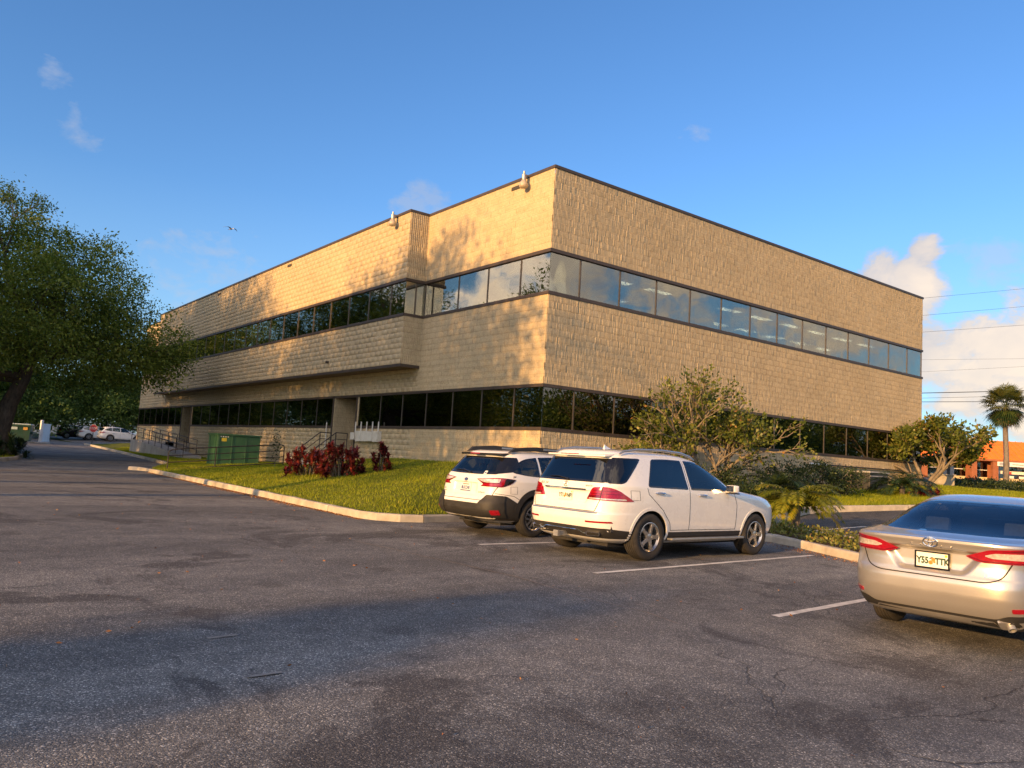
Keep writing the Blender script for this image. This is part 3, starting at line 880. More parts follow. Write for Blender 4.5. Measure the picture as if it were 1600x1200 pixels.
def wheel(parent, pos, r, w, rr, spokes, M_t, M_r, M_dk, sg):
    """tyre with rim, spokes and brake disc; sg=+1: outer face towards +x"""
    T = Matrix.Translation(pos) @ (Matrix.Rotation(R(90), 4, 'Y') if sg > 0 else Matrix.Rotation(R(-90), 4, 'Y'))
    W = bpy.data.objects.new('wheel', MB().lathe(tyre_mb(r, w, rr), 56, T, cap=False).mesh('tyre')); 
    W.data.materials.append(M_t); link(W, parent)
    W.data.polygons.foreach_set('use_smooth', [True] * len(W.data.polygons)); W.data.set_sharp_from_angle(angle=R(40))
    h = w / 2
    rim = MB()
    rim.lathe([(rr + .004, h * .93), (rr - .006, h * .95), (rr - .014, h * .86), (rr - .03, h * .72), (rr - .04, -h * .6), (rr - .04, -h * .8), (rr + .004, -h * .8)], 48, T, cap=False)
    kind, n = spokes
    for k in range(n):
        a = 2 * math.pi * k / n + .3
        if kind == 'star':
            rim.add_ = None
            poly = [(.045, -.042), (rr * .55, -.030), (rr * .80, -.036), (rr - .012, -.060), (rr - .012, .060), (rr * .80, .036), (rr * .55, .030), (.045, .042)]
            M2 = T @ Matrix.Rotation(a, 4, 'Z')
            n2 = len(poly); z0, z1 = h * .62, h * .86
            rim.prism(poly, z0, z1, M2)
            rim.prism([(.07, -.012), (rr - .03, -.022), (rr - .03, .022), (.07, .012)], z1 - .002, z1 + .007, M2)
        elif kind == 'twin':
            for s in (-1, 1):
                poly = [(.05, s * .012), (rr - .012, s * .030), (rr - .012, s * .070), (.05, s * .045)]
                rim.prism(poly if s > 0 else poly[::-1], h * .62, h * .82, T @ Matrix.Rotation(a, 4, 'Z'))
        else:
            poly = [(.05, -.028), (rr - .012, -.045), (rr - .012, .03), (.05, .028)]
            rim.prism(poly, h * .6, h * .8, T @ Matrix.Rotation(a, 4, 'Z'))
    rim.lathe([(.0, h * .92), (.034, h * .91), (.062, h * .84), (.07, h * .6), (.07, h * .3)], 24, T)
    rb = rim.build('rim', M_r, W, smooth=True, auto=30)
    MB().lathe([(.0, -.01), (rr * .72, -.01), (rr * .72, .012), (0.0, .012)], 32, T @ Matrix.Translation((0, 0, h * .1))).lathe([(.0, -.09), (rr - .045, -.09), (rr - .045, -.07), (0, -.07)], 32, T).build('brake_disc', M_dk, W)
    return W

M_tyre = mat('tyre_rubber', (.022, .021, .020), .85, var=.25, vscale=14, bmp=.3, bscale=120, dirt=(.06, .05, .04))
M_rim = mat('alloy', (.52, .52, .52), .28, metal=.9, var=.08, vscale=10, dirt=(.25, .22, .2))
M_rimd = mat('alloy_dark', (.05, .05, .055), .4, metal=.5, var=.15, vscale=10)
M_disc = mat('brake_disc', (.06, .055, .05), .55, metal=.6, var=.3, vscale=20)
M_white = mat('white_paint', (.74, .74, .72), .28, var=.02, vscale=3, coat=1.0)
M_pearl = mat('pearl_white_paint', (.72, .715, .69), .3, var=.02, vscale=3, coat=1.0)
def mat_metallic(name, col):
    m, nt = new_mat(name); co = objco(nt)
    n1 = noise(nt, co, 900, 2, .5)
    c = ramp(nt, n1, [(.3, tuple(x * .82 for x in col)), (.7, tuple(min(1, x * 1.15) for x in col))])
    p = pbsdf(nt, Base_Color=c, Metallic=.72, Roughness=.34); p.inputs['Coat Weight'].default_value = 1.0; p.inputs['Coat Roughness'].default_value = .04
    nt.links.new(maprange(nt, noise(nt, co, 4, 4), .2, .8, .30, .40), p.inputs['Roughness'])
    out(nt, p.outputs[0]); return m
M_silver = mat_metallic('champagne_silver_paint', (.50, .475, .435))
M_dred = mat('dark_paint', (.03, .008, .008), .25, var=.05, coat=1.0)
M_clad = mat('black_plastic', (.022, .021, .020), .62, var=.2, vscale=9, bmp=.25, bscale=220)
M_blk2 = mat('gloss_black', (.010, .010, .010), .12, var=.1, coat=.6)
M_seam = mat('shut_line', (.012, .011, .010), .8, var=.1)
M_chrome = mat('chrome', (.75, .74, .72), .12, metal=1.0, var=.05, vscale=15)
M_lred = mat('red_lens', (.27, .004, .012), .12, var=.18, vscale=25, coat=1.0)
M_lred2 = mat('dark_red_lens', (.13, .002, .006), .12, var=.2, vscale=30, coat=1.0)
M_lclr = mat('clear_lens', (.62, .55, .48), .10, metal=.35, var=.3, vscale=40, coat=1.0)
M_ghost = mat('headlamp_lens', (.5, .52, .55), .1, metal=.4, var=.2, vscale=20, coat=1)
M_gcar = mat_glass('car_glass', (.62, .70, .66), .03, (1, 1, 1))
M_gpriv = mat_glass('privacy_glass', (.045, .045, .05), .05, (1, 1, 1))
M_gback = mat_glass('rear_glass_blue', (.66, .74, .76), .0, (.75, .85, .95))
M_cab = mat('cabin_trim', (.035, .035, .038), .85, var=.2, vscale=5)
M_seat = mat('seat_cloth', (.03, .032, .036), .9, var=.2, vscale=30, bmp=.3, bscale=150)
M_seatg = mat('seat_grey', (.20, .18, .15), .9, var=.15, vscale=30, bmp=.3, bscale=150)
M_plw = mat('plate_white', (.72, .72, .68), .35, var=.04, vscale=20)
M_plg = mat('plate_green', (.008, .05, .02), .6, var=.1)
M_plo = mat('plate_orange', (.75, .20, .03), .4, var=.15, vscale=40)
M_plb = mat('plate_blue', (.05, .08, .22), .4, var=.1)
M_plr = mat('plate_red', (.45, .06, .05), .4, var=.1)
M_sill = mat('satin_silver', (.45, .45, .44), .35, metal=.8, var=.1, vscale=8)

def rearM(S, x, z, off=.006, tilt=None):
    """matrix: local xy on the rear face (x to the car's right as seen from behind), +z outward (backwards)"""
    p = Vector(S.rear(x, z, off)); pu = Vector(S.rear(x, z + .03, off)); pr = Vector(S.rear(x + .03, z, off))
    X = (pr - p).normalized(); Y = (pu - p); Y = (Y - X * Y.dot(X)).normalized(); Z = X.cross(Y)
    return Matrix((( X.x, Y.x, Z.x, p.x), (X.y, Y.y, Z.y, p.y), (X.z, Y.z, Z.z, p.z), (0, 0, 0, 1)))

def plate(root, S, z, state, chars, frame=True, off=.012):
    M0 = rearM(S, 0, z, off); 
    p = MB().box(-.152, .152, -.076, .076, -.004, .004, M=M0).build('license_plate', M_plw, root)
    if frame:
        fr = MB()
        for b in ((-.165, .165, .074, .088), (-.165, .165, -.094, -.066), (-.165, -.148, -.066, .074), (.148, .165, -.066, .074)): fr.box(b[0], b[1], b[2], b[3], -.006, .008, M=M0)
        fr.build('plate_frame', M_blk2, p)
    M1 = M0 @ Matrix.Translation((0, 0, .0052))
    if state == 'orange':
        a, b = chars
        text_obj(a, .088, .0006, M1 @ Matrix.Translation((-.088, -.006, 0)), 'plate_letters', M_plg, p, .78, 1.0, .004)
        text_obj(b, .088, .0006, M1 @ Matrix.Translation((.092, -.006, 0)), 'plate_letters', M_plg, p, .78, 1.0, .004)
        o = MB()
        for (x, y, r) in ((-.012, -.020, .021), (.012, .010, .019), (.022, -.012, .012)): o.lathe([(0, .0012), (r, .001), (r, 0)], 16, M1 @ Matrix.Translation((x, y, 0)))
        o.build('plate_fruit_emblem', M_plo, p)
        MB().prism([(-.03, .012), (-.012, .03), (.012, .036), (.0, .016)], 0, .0008, M1).build('plate_leaf_emblem', M_plg, p)
        MB().box(.118, .142, .044, .066, 0, .0008, M=M1).build('plate_sticker', mat('plate_sticker', (.75, .5, .05), .4), p)
    else:
        text_obj(chars, .082, .0006, M1 @ Matrix.Translation((0, -.012, 0)), 'plate_letters', M_plb, p, .8, 1.0, .004)
        MB().box(-.09, .09, .046, .062, 0, .0008, M=M1).build('plate_banner', M_plr, p)
        MB().box(-.15, .15, -.074, -.056, 0, .0008, M=M1).build('plate_band', M_plb, p)
    return p

def seats(root, rows_, zs=.62, m=None):
    m = m or M_seat
    for (y, xs) in rows_:
        for x in xs:
            t = Matrix.Translation((x, y, zs)) @ Matrix.Rotation(R(-12), 4, 'X')
            mb = MB().box(-.24, .24, -.06, .08, -.1, .55, .04, t).box(-.13, .13, -.04, .06, .56, .76, .035, t).box(-.24, .24, .05, .5, -.12, .03, .04, t)
            mb.tube([t @ Vector((-.06, .01, .5)), t @ Vector((-.06, .01, .62))], .008).tube([t @ Vector((.06, .01, .5)), t @ Vector((.06, .01, .62))], .008)
            mb.build('seat', m, root, smooth=True)

def mirror_pt(poly): return [(-x, z) for x, z in poly]
def sideR(S): return lambda y, z, o: S.side(y, z, 1, o)
def sideL(S): return lambda y, z, o: S.side(y, z, -1, o)
def rearF(S): return lambda x, z, o: S.rear(x, z, o)
def wrapF(S, sg=1): return lambda a, z, o: S.wrap(sg * a, z, o)

def common(root, S, spec):
    """body shell with openings, glass, interior, wheels, arches, mirrors, handles"""
    holes = []
    for poly in spec['sidewin']: holes.append(('side', inset(poly, .012)))
    holes.append(('rear', inset(spec['rearwin'], .012)))
    holes.append(('front', inset(spec['frontwin'], .012)))
    WB, r = spec['wb'], spec['r']
    ar = spec.get('arch', r + .055)
    for cy in (0, WB): holes.append(('arch', (cy, r + .01, ar - .006)))
    d = spec.get('dens', 1.0)
    body = obj('body', S.body(int(130 * d), int(300 * d), int(46 * d), holes), spec['paint'], root, True)
    ch = [h for h in holes if h[0] != 'arch']
    lin = obj('interior_lining', S.body(40, 160, 30, [(k, inset(p, -.03)) for k, p in ch], inset_=.055, zlo=spec['belt'] - .32, flip=True), M_cab, root, True)
    MB().box(-spec['hw'] + .1, spec['hw'] - .1, spec['cab'][0], spec['cab'][1], .45, .55).build('cabin_floor', M_cab, root)
    # glass
    for i, poly in enumerate(spec['sidewin']):
        g = spec['sideglass'][i]
        for sg in (1, -1):
            fn = (lambda y, z, o, sg=sg: S.side(y, z, sg, o))
            w = patch(poly, fn, .002, .006, .07).build('side_window', g, root, smooth=True)
            patch(poly, fn, .0045, .010, .06, ring=.026).build('window_seal', M_blk2, w, smooth=True)
    wr = patch(spec['rearwin'], rearF(S), .003, .006, .06).build('rear_window', spec['rearglass'], root, smooth=True)
    patch(spec['rearwin'], rearF(S), .0055, .010, .05, ring=spec.get('frit', .035)).build('window_seal', M_blk2, wr, smooth=True)
    wf = patch(spec['frontwin'], lambda x, z, o: S.front(x, z, o), .003, .006, .08).build('windscreen', M_gcar, root, smooth=True)
    patch(spec['frontwin'], lambda x, z, o: S.front(x, z, o), .0055, .01, .06, ring=.04).build('window_seal', M_blk2, wf, smooth=True)
    # wheels and wells
    hw = spec['tr']
    for cy in (0, WB):
        for sg in (1, -1):
            wheel(root, (sg * (hw - spec['tw'] / 2), cy, r), r, spec['tw'], spec['rr'], spec['spokes'], M_tyre, spec.get('rim', M_rim), M_disc, sg)
            # arch lip follows the flank, well closes it behind
            n = 40; arc = [(cy + (ar - .02) * math.cos(a), r + .01 + (ar - .02) * math.sin(a)) for a in np.linspace(R(-28), R(208), n)]
            fn = (lambda y, z, o, sg=sg: S.side(y, max(z, S.z[0] + .01), sg, o))
            lipw = spec.get('lip', .05)
            arc2 = [(cy + (ar - .012 + lipw / 2 - .012) * math.cos(a), r + .01 + (ar - .012 + lipw / 2 - .012) * math.sin(a)) for a in np.linspace(R(-20), R(200), n)]
            arc2 = [p for p in arc2 if p[1] > spec.get('sillz', .30)]
            strip(arc2, lipw, fn, spec.get('lipoff', .004)).build('wheel_arch', spec.get('lipmat', spec['paint']), root, smooth=True)
            well = MB(); vs = []; fs = []
            for i, a in enumerate(np.linspace(R(-15), R(195), 30)):
                y = cy + (ar + .004) * math.cos(a); z = r + .01 + (ar + .004) * math.sin(a)
                xo = S.side(y, max(z, S.z[0] + .02), 1, -.004)[0]
                vs += [(sg * xo, y, z), (sg * .5, y, z)]
            for i in range(29): fs.append((2*i, 2*i+1, 2*i+3, 2*i+2))
            fs.append(tuple(2*i+1 for i in range(30)))
            well.add(vs, fs); well.build('wheel_well', M_clad, root)
    MB().box(-.62, .62, -.6, WB + .5, .2, .34).tube([(.25, -.7, .27), (.2, .3, .25), (.1, 2, .25)], .04).build('underbody', M_clad, root)
    # mirrors
    my, mz = spec['mirror']
    for sg in (1, -1):
        bx = abs(S.side(my, mz, 1, 0)[0])
        t = Matrix.Translation((sg * (bx + .13), my, mz + .06)) @ Matrix.Rotation(R(-10 * sg), 4, 'Z')
        mm = MB().box(-.10, .10, -.05, .075, -.062, .066, .03, t).box(-.13 if sg > 0 else .06, -.06 if sg > 0 else .13, -.02, .06, -.09, -.03, .01, t).build('wing_mirror', spec['paint'], root, smooth=True, auto=50)
        MB().box(-.085, .085, -.054, -.047, -.05, .055, .003, t).build('mirror_glass', M_chrome, mm)
        MB().box(-.105, .105, -.05, .08, -.088, -.066, .008, t).build('mirror_base', M_clad, mm)
    for (hy, hz) in spec['handles']:
        for sg in (1, -1):
            pts = [S.side(hy - .10, hz, sg, -.004), S.side(hy - .085, hz, sg, .03), S.side(hy, hz + .004, sg, .038), S.side(hy + .085, hz, sg, .03), S.side(hy + .10, hz, sg, -.004)]
            MB().tube(pts, [.012, .015, .016, .015, .012], 8).build('door_handle', spec.get('handlemat', M_chrome), root, smooth=True)
            patch(rpoly([(hy - .08, hz - .03), (hy + .06, hz - .03), (hy + .06, hz + .03), (hy - .08, hz + .03)], .025), lambda y, z, o, sg=sg: S.side(y, z, sg, o), .0015, .006).build('handle_recess', spec['paint'], root, smooth=True)
    for path in spec['seams']:
        for sg in (1, -1):
            strip(path, .0045 if path[0] == path[-1] else .0085, lambda y, z, o, sg=sg: S.side(y, z, sg, o)).build('door_seam', M_seam, root)
    return body
def arcpts(cx, cz, r, a0, a1, n=10): return [(cx + r * math.cos(R(a)), cz + r * math.sin(R(a))) for a in np.linspace(a0, a1, n)]

# ---- white estate-type SUV with silver roof rails
def build_suv(loc, rz, label):
    root = empty('parked_car', loc, rz, label, 'car', 'cars parked in the near stalls')
    rows = [(.26, -.70, 3.50, .82, 6), (.31, -.84, 3.64, .885, 6.5), (.42, -.955, 3.75, .935, 7), (.54, -1.005, 3.785, .957, 7), (.64, -1.03, 3.785, .964, 7), (.71, -1.03, 3.785, .966, 7),
            (.755, -1.0, 3.78, .967, 7), (.86, -.985, 3.76, .968, 7), (.97, -.97, 3.66, .966, 6.5), (1.05, -.957, 3.45, .960, 6.2), (1.11, -.947, 3.0, .952, 6), (1.165, -.935, 2.58, .942, 6),
            (1.205, -.92, 2.42, .925, 6), (1.30, -.875, 2.24, .885, 6), (1.45, -.80, 1.95, .825, 6), (1.57, -.735, 1.70, .772, 5.8), (1.645, -.70, 1.50, .725, 5.4), (1.70, -.64, 1.25, .655, 4.8), (1.73, -.50, 1.0, .54, 4.2),
            (1.75, -.2, .7, .33, 3), (1.757, .1, .4, .02, 2)]
    def disp(x, y, z):      # number plate recess and lower ledge of the tailgate
        m = lambda v, a, b: np.clip((v - a) / (b - a), 0, 1) ** 2 * (3 - 2 * np.clip((v - a) / (b - a), 0, 1))
        ax = np.abs(x)
        rec = (1 - m(ax, .42 + (z - .86) * .35, .50 + (z - .86) * .35)) * m(z, .84, .90) * (1 - m(z, 1.055, 1.07))
        return .035 * rec
    S = Shape(rows, disp)
    q = rpoly([(-.82, 1.195), (-.62, 1.195), (-.53, 1.225), (-.10, 1.60), (-.14, 1.612), (-.62, 1.605)], [.02, .08, .08, .03, .03, .02])
    rd = rpoly([(-.07, 1.165), (.93, 1.145), (.93, 1.628), (.50, 1.632), (.17, 1.615)], [.05, .02, .02, .2, .06])
    fd = rpoly([(1.01, 1.142), (2.16, 1.135), (2.10, 1.20), (1.60, 1.575), (1.35, 1.618), (1.01, 1.628)], [.02, .02, .02, .12, .2, .02])
    rw = rpoly([(-.765, 1.20), (.765, 1.20), (.66, 1.585), (-.66, 1.585)], .07)
    wsc = rpoly([(-.84, 1.24), (.84, 1.24), (.66, 1.60), (-.66, 1.60)], .06)
    spec = dict(sidewin=[q, rd, fd], sideglass=[M_gpriv, M_gpriv, M_gcar], rearwin=rw, rearglass=M_gpriv, frontwin=wsc, wb=2.915, r=.372, tw=.255, rr=.232, tr=.958, hw=.96, belt=1.15,
                cab=(-.8, 2.3), paint=M_white, spokes=('star', 5), mirror=(1.98, 1.13), handles=[(.20, 1.075), (1.30, 1.06)], arch=.435, lip=.045, lipoff=.006,
                seams=[[(-.09, 1.15), (-.06, 1.05), (.28, .80), (.46, .60), (.50, .47)], [(.97, 1.63), (.97, .47)], [(2.22, 1.12), (2.30, .9), (2.28, .47)], [(.5, .475), (2.28, .475)], [(2.3, 1.16), (3.0, 1.11), (3.5, 1.04)],
                       [(-.46, 1.10), (-.27, 1.10), (-.26, .95), (-.45, .95), (-.46, 1.10)]])
    b = common(root, S, spec)
    seats(root, [(1.25, (-.38, .38)), (.15, (-.40, 0, .40))])
    rf = rearF(S)
    # tailgate shut lines
    strip([(-.80, 1.19), (-.74, 1.0), (-.70, .86), (-.66, .755), (.66, .755), (.70, .86), (.74, 1.0), (.80, 1.19)], .010, rf).build('tailgate_seam', M_seam, root)
    strip([(-.72, .735), (.72, .735)], .022, rf, .002).build('bumper_step', M_sill, root)
    # black lower body and satin trim
    for sg in (1, -1):
        patch([(.445, .30), (2.48, .30), (2.48, .445), (.445, .445)], lambda y, z, o, sg=sg: S.side(y, z, sg, o), .006, .02, .12).build('sill_cladding', M_clad, root)
        MB().box(.45, 2.45, -.055, .055, -.018, .018, .012, Matrix.Translation((sg * .98, 0, .335)) @ Matrix.Rotation(R(90), 4, 'Z')).build('side_step', M_sill, root, smooth=True)
        # tail lamp wraps the corner
        lamp = rpoly([(.47, .935), (.575, 1.125), (.80, 1.145), (.98, 1.10), (1.33, .93), (1.20, .925)], [.02, .04, .1, .12, .02, .04])
        wf = wrapF(S, sg)
        tl = patch(lamp, wf, .010, .03, .05).build('tail_light', M_lred, root, smooth=True, auto=50)
        patch(rpoly([(.525, .965), (.73, .965), (.73, 1.005), (.545, 1.005)], .01), wf, .013, .006).build('lamp_band', M_lred2, tl, smooth=True)
        patch(rpoly([(.545, .945), (1.17, .940), (1.15, .962), (.55, .964)], .006), wf, .0135, .006).build('reversing_lens', M_lclr, tl, smooth=True)
        for zz in (1.03, 1.075): strip([(.57 + (zz - 1.03) * .5, zz), (1.08 - (zz - 1.03) * 2.2, zz)], .010, wf, .0125).build('lamp_rib', M_lred2, tl)
        strip([(.735, .93), (.735, 1.145)], .009, wf, .0125).build('lamp_seam', M_seam, tl)
        patch(rpoly([(.52, .575), (.98, .585), (.96, .612), (.52, .604)], .012), wf, .006, .02).build('reflector', M_lred, root, smooth=True)
        patch([(.70, 1.21), (.96, 1.20), (.98, 1.40), (.86, 1.585), (.60, 1.585)], wf, .0035, .012, .05).build('pillar_trim', M_blk2, root, smooth=True)
        # exhaust trim
        t = rearM(S, sg * .62, .41, .015)
        MB().prism(rpoly([(-.12, -.045), (.12, -.03), (.13, .035), (-.11, .04)], .03), -.02, .012, t).build('exhaust_tip', M_chrome, root)
        MB().prism(rpoly([(-.10, -.03), (.105, -.02), (.11, .022), (-.09, .025)], .02), .0, .0135, t).build('exhaust_opening', M_seam, root)
        # roof rail
        pts = [(sg * .70, y, z) for y, z in ((-.52, 1.665), (-.42, 1.715), (-.1, 1.758), (.5, 1.775), (1.0, 1.755), (1.3, 1.705), (1.42, 1.655))]
        pts = [(p[0] * (1 - .05 * (p[1] > 1.2)), p[1], p[2]) for p in pts]
        rl_ = MB().tube(pts, [.012, .02, .022, .022, .022, .02, .012], 10).build('roof_rail', M_sill, root, smooth=True)
    patch([(-1.30, .34), (1.30, .34), (1.30, .46), (.85, .50), (-.85, .50), (-1.30, .46)], lambda a, z, o: S.wrap(a, z, o), .006, .02, .1).build('lower_bumper', M_clad, root, smooth=True)
    MB().tube([Vector(S.rear(x, .445 if abs(x) < .4 else .40, .02)) for x in (-.56, -.45, -.36, -.2, 0, .2, .36, .45, .56)], .012, 8).build('bumper_trim', M_chrome, root, smooth=True)
    MB().box(-.035, .035, -1.12, -.75, .32, .39).box(-.05, .05, -1.125, -1.08, .31, .40).build('tow_hitch', M_galv, root)
    hb = patch(rpoly([(-.46, 1.064), (.46, 1.064), (.46, 1.092), (-.46, 1.092)], .012), rf, .020, .04).build('tailgate_handle', M_chrome, root, smooth=True)
    # three-pointed star
    t = rearM(S, 0, 1.145, .006); st = MB()
    for k in range(48):
        pass
    ring = [(.042 * math.cos(a), .042 * math.sin(a), .006) for a in np.linspace(0, 2 * math.pi, 33)]
    st.tube([t @ Vector(p) for p in ring], .0045, 6, cap=False)
    for k in range(3):
        a = R(90 + 120 * k); st.prism([(.042 * math.cos(a), .042 * math.sin(a)), (.008 * math.cos(a + R(60)), .008 * math.sin(a + R(60))), (0, 0), (.008 * math.cos(a - R(60)), .008 * math.sin(a - R(60)))], .003, .009, t)
    st.build('star_emblem', M_chrome, root)
    text_obj('GLE 350', .052, .002, rearM(S, -.50, 1.14, .003), 'badge_lettering', M_chrome, root)
    text_obj('4MATIC', .042, .002, rearM(S, .50, 1.14, .003), 'badge_lettering', M_chrome, root)
    plate(root, S, .965, 'orange', ('Y71', 'NFI'), frame=False, off=.012)
    sp = MB().box(-.64, .64, -.90, -.55, 1.638, 1.672, .014)
    sp.v = [(x, y + .13 * (abs(x) / .64) ** 2.2, z - .02 * (abs(x) / .64) ** 2 - (.012 if y < -.7 else -.02)) for x, y, z in sp.v]
    spo = sp.build('roof_spoiler', M_white, root, smooth=True)
    MB().box(-.20, .20, -.905, -.895, 1.628, 1.642).build('brake_light', M_lred, spo)
    MB().tube([S.rear(.02, 1.215, .012), S.rear(.0, 1.235, .03), S.rear(-.2, 1.262, .03), S.rear(-.42, 1.255, .02)], [.022, .016, .009, .006], 8).build('wiper', M_blk2, root)
    MB().add([(0, -.05, 1.745), (.025, -.12, 1.745), (-.025, -.12, 1.745), (0, .10, 1.745), (0, -.11, 1.83), (0, -.06, 1.80)], [(1, 2, 4), (1, 4, 5), (2, 5, 4), (1, 5, 3), (2, 3, 5)]).build('roof_antenna', M_white, root)
    for sg in (1, -1):
        patch(rpoly([(.62, .86), (.86, .90), (.92, 1.0), (.66, .99)], .04), lambda x, z, o, sg=sg: S.front(sg * x, z, o), .006, .02).build('headlight', M_ghost, root, smooth=True)
    return root

# ---- white crossover estate with black cladding
def build_crossover(loc, rz, label, paint=None, group='cars parked in the near stalls', detail=True, clad=True):
    paint = paint or M_pearl
    root = empty('parked_car', loc, rz, label, 'car', group)
    rows = [(.25, -.72, 3.40, .80, 6), (.31, -.92, 3.56, .87, 6.5), (.40, -1.03, 3.70, .905, 7), (.50, -1.085, 3.745, .922, 7), (.60, -1.085, 3.75, .926, 7), (.66, -1.06, 3.75, .927, 7), (.72, -1.02, 3.745, .928, 7),
            (.84, -1.005, 3.72, .928, 7), (.95, -.99, 3.58, .925, 6.5), (1.01, -.98, 3.2, .92, 6.2), (1.05, -.965, 2.72, .908, 6), (1.09, -.945, 2.38, .892, 6), (1.2, -.86, 2.14, .85, 6), (1.35, -.735, 1.80, .79, 5.8),
            (1.46, -.64, 1.52, .735, 5.4), (1.54, -.58, 1.27, .675, 4.8), (1.585, -.48, 1.0, .58, 4.2), (1.61, -.2, .65, .38, 3), (1.617, .1, .35, .02, 2)]
    def disp(x, y, z):
        m = lambda v, a, b: np.clip((v - a) / (b - a), 0, 1) ** 2 * (3 - 2 * np.clip((v - a) / (b - a), 0, 1))
        ax = np.abs(x)
        return .03 * (1 - m(ax, .30, .37)) * m(z, .76, .82) * (1 - m(z, .955, .975))
    S = Shape(rows, disp)
    q = rpoly([(-.50, 1.18), (-.58, 1.225), (-.54, 1.29), (-.22, 1.455), (.12, 1.495), (.12, 1.125), (-.2, 1.14)], [.06, .05, .08, .15, .01, .01, .1])
    rd = rpoly([(.17, 1.122), (.95, 1.09), (.95, 1.515), (.5, 1.518), (.17, 1.498)], [.02, .02, .02, .1, .02])
    fd = rpoly([(1.02, 1.068), (2.05, 1.06), (2.0, 1.12), (1.50, 1.43), (1.3, 1.49), (1.02, 1.505)], [.02, .02, .02, .12, .2, .02])
    rw = rpoly([(-.73, 1.145), (-.3, 1.13), (.3, 1.13), (.73, 1.145), (.60, 1.47), (-.60, 1.47)], [.06, .1, .1, .06, .08, .08])
    wsc = rpoly([(-.80, 1.13), (.80, 1.13), (.62, 1.48), (-.62, 1.48)], .06)
    cl = M_clad if clad else paint
    spec = dict(sidewin=[q, rd, fd], sideglass=[M_gcar, M_gcar, M_gcar], rearwin=rw, rearglass=M_gcar, frontwin=wsc, wb=2.746, r=.350, tw=.225, rr=.232, tr=.918, hw=.92, belt=1.08,
                cab=(-.85, 2.2), paint=paint, spokes=('twin', 6), mirror=(1.88, 1.05), handles=[(.28, .92), (1.28, .905)], arch=.45, lip=.11 if clad else .04, lipoff=.012 if clad else .004, lipmat=cl, frit=.05, dens=1.0 if detail else .45,
                seams=[[(.05, 1.06), (.15, .9), (.40, .66), (.45, .47)], [(.985, 1.50), (.985, .47)], [(2.10, 1.04), (2.17, .8), (2.14, .47)]])
    if detail: spec['seams'] += [[(-.62, .93), (-.47, .93), (-.47, .80), (-.62, .80), (-.62, .93)], [(-.95, .80), (-.55, .76), (-.42, .70)]]
    common(root, S, spec)
    seats(root, [(1.2, (-.37, .37)), (.1, (-.37, 0, .37))], .55)
    rf = rearF(S)
    lamp = rpoly([(.31, 1.045), (.74, 1.085), (.88, 1.085), (1.16, 1.065), (1.10, .99), (.93, .915), (.46, .915), (.52, .955), (.44, .990)], [.01, .05, .03, .04, .04, .05, .02, .01, .01])
    for sg in (1, -1):
        wf = wrapF(S, sg)
        if detail:
            tl = patch(lamp, wf, .010, .03, .05).build('tail_light', M_lred2, root, smooth=True, auto=50)
            patch(rpoly([(.35, 1.037), (.73, 1.073), (.84, 1.070), (.84, .997), (.60, .987), (.50, .997)], .015), wf, .013, .006).build('clear_lens', M_lclr, tl, smooth=True)
            patch(rpoly([(.36, 1.048), (.74, 1.079), (.86, 1.079), (.88, 1.045), (.84, 1.061), (.72, 1.061)], .006), wf, .0145, .006).build('lamp_band', M_lred, tl, smooth=True)
            patch(rpoly([(.50, .928), (.90, .928), (.93, .97), (.93, 1.055), (.855, 1.055), (.855, .98), (.54, .968)], .012), wf, .0135, .006).build('brake_lens', M_lred, tl, smooth=True)
            patch(rpoly([(.94, 1.073), (1.14, 1.06), (1.08, .995), (.94, .93)], .02), wf, .0135, .006).build('lamp_housing', M_blk2, tl, smooth=True)
        else:
            patch(rpoly([(.5, .985), (.93, 1.03), (1.25, 1.0), (1.0, .88), (.55, .88)], .04), wf, .010, .03, .07).build('tail_light', M_lred, root, smooth=True)
        if clad:
            patch([(.44, .27), (2.32, .27), (2.32, .50), (.44, .50)], lambda y, z, o, sg=sg: S.side(y, z, sg, o), .008, .02, .12).build('sill_cladding', M_clad, root)
            patch(rpoly([(-.40, .27), (-.40, .50), (-.44, .62), (-.72, .76), (-.97, .74), (-.97, .27)], .04), lambda y, z, o, sg=sg: S.side(y, z, sg, o), .009, .02, .05).build('corner_cladding', M_clad, root, smooth=True)
            patch(rpoly([(.50, .585), (.64, .77), (.98, .76), (1.05, .55), (1.02, .36), (.52, .36)], .04), wf, .030, .05, .05).build('bumper_corner', M_clad, root, smooth=True, auto=50)
            patch(rpoly([(.76, .40), (.93, .41), (.93, .50), (.76, .49)], .02), wf, .036, .02).build('reflector', M_lred, root, smooth=True)
            # tall roof rail with integrated crossbar
            body_ = MB(); pr = [(-.50, 1.555), (-.36, 1.655), (.2, 1.70), (1.0, 1.68), (1.32, 1.60), (1.30, 1.565), (.9, 1.60), (.2, 1.615), (-.2, 1.60)]
            body_.prism(pr, -.03, .03, Matrix.Translation((sg * .625, 0, 0)) @ Matrix(((0, 0, 1, 0), (1, 0, 0, 0), (0, 1, 0, 0), (0, 0, 0, 1))))
            rr_ = body_.build('roof_rail', M_clad, root, smooth=True)
            MB().box(sg * .625 - .0335, sg * .625 + .0335, .38, .75, 1.64, 1.675, .008).build('rail_insert', M_sill, rr_)
    if clad:
        patch([(-1.28, .30), (1.28, .30), (1.25, .56), (.7, .60), (-.7, .60), (-1.25, .56)], lambda a, z, o: S.wrap(a, z, o), .012, .03, .08).build('lower_bumper', M_clad, root, smooth=True)
        strip([(-.56, .50), (.56, .50)], .02, rf, .016).build('bumper_crease', M_clad, root)
    strip([(-.83, 1.08), (-.79, .92), (-.77, .86), (-.70, .66), (.70, .66), (.77, .86), (.79, .92), (.83, 1.08)], .010, rf).build('tailgate_seam', M_seam, root)
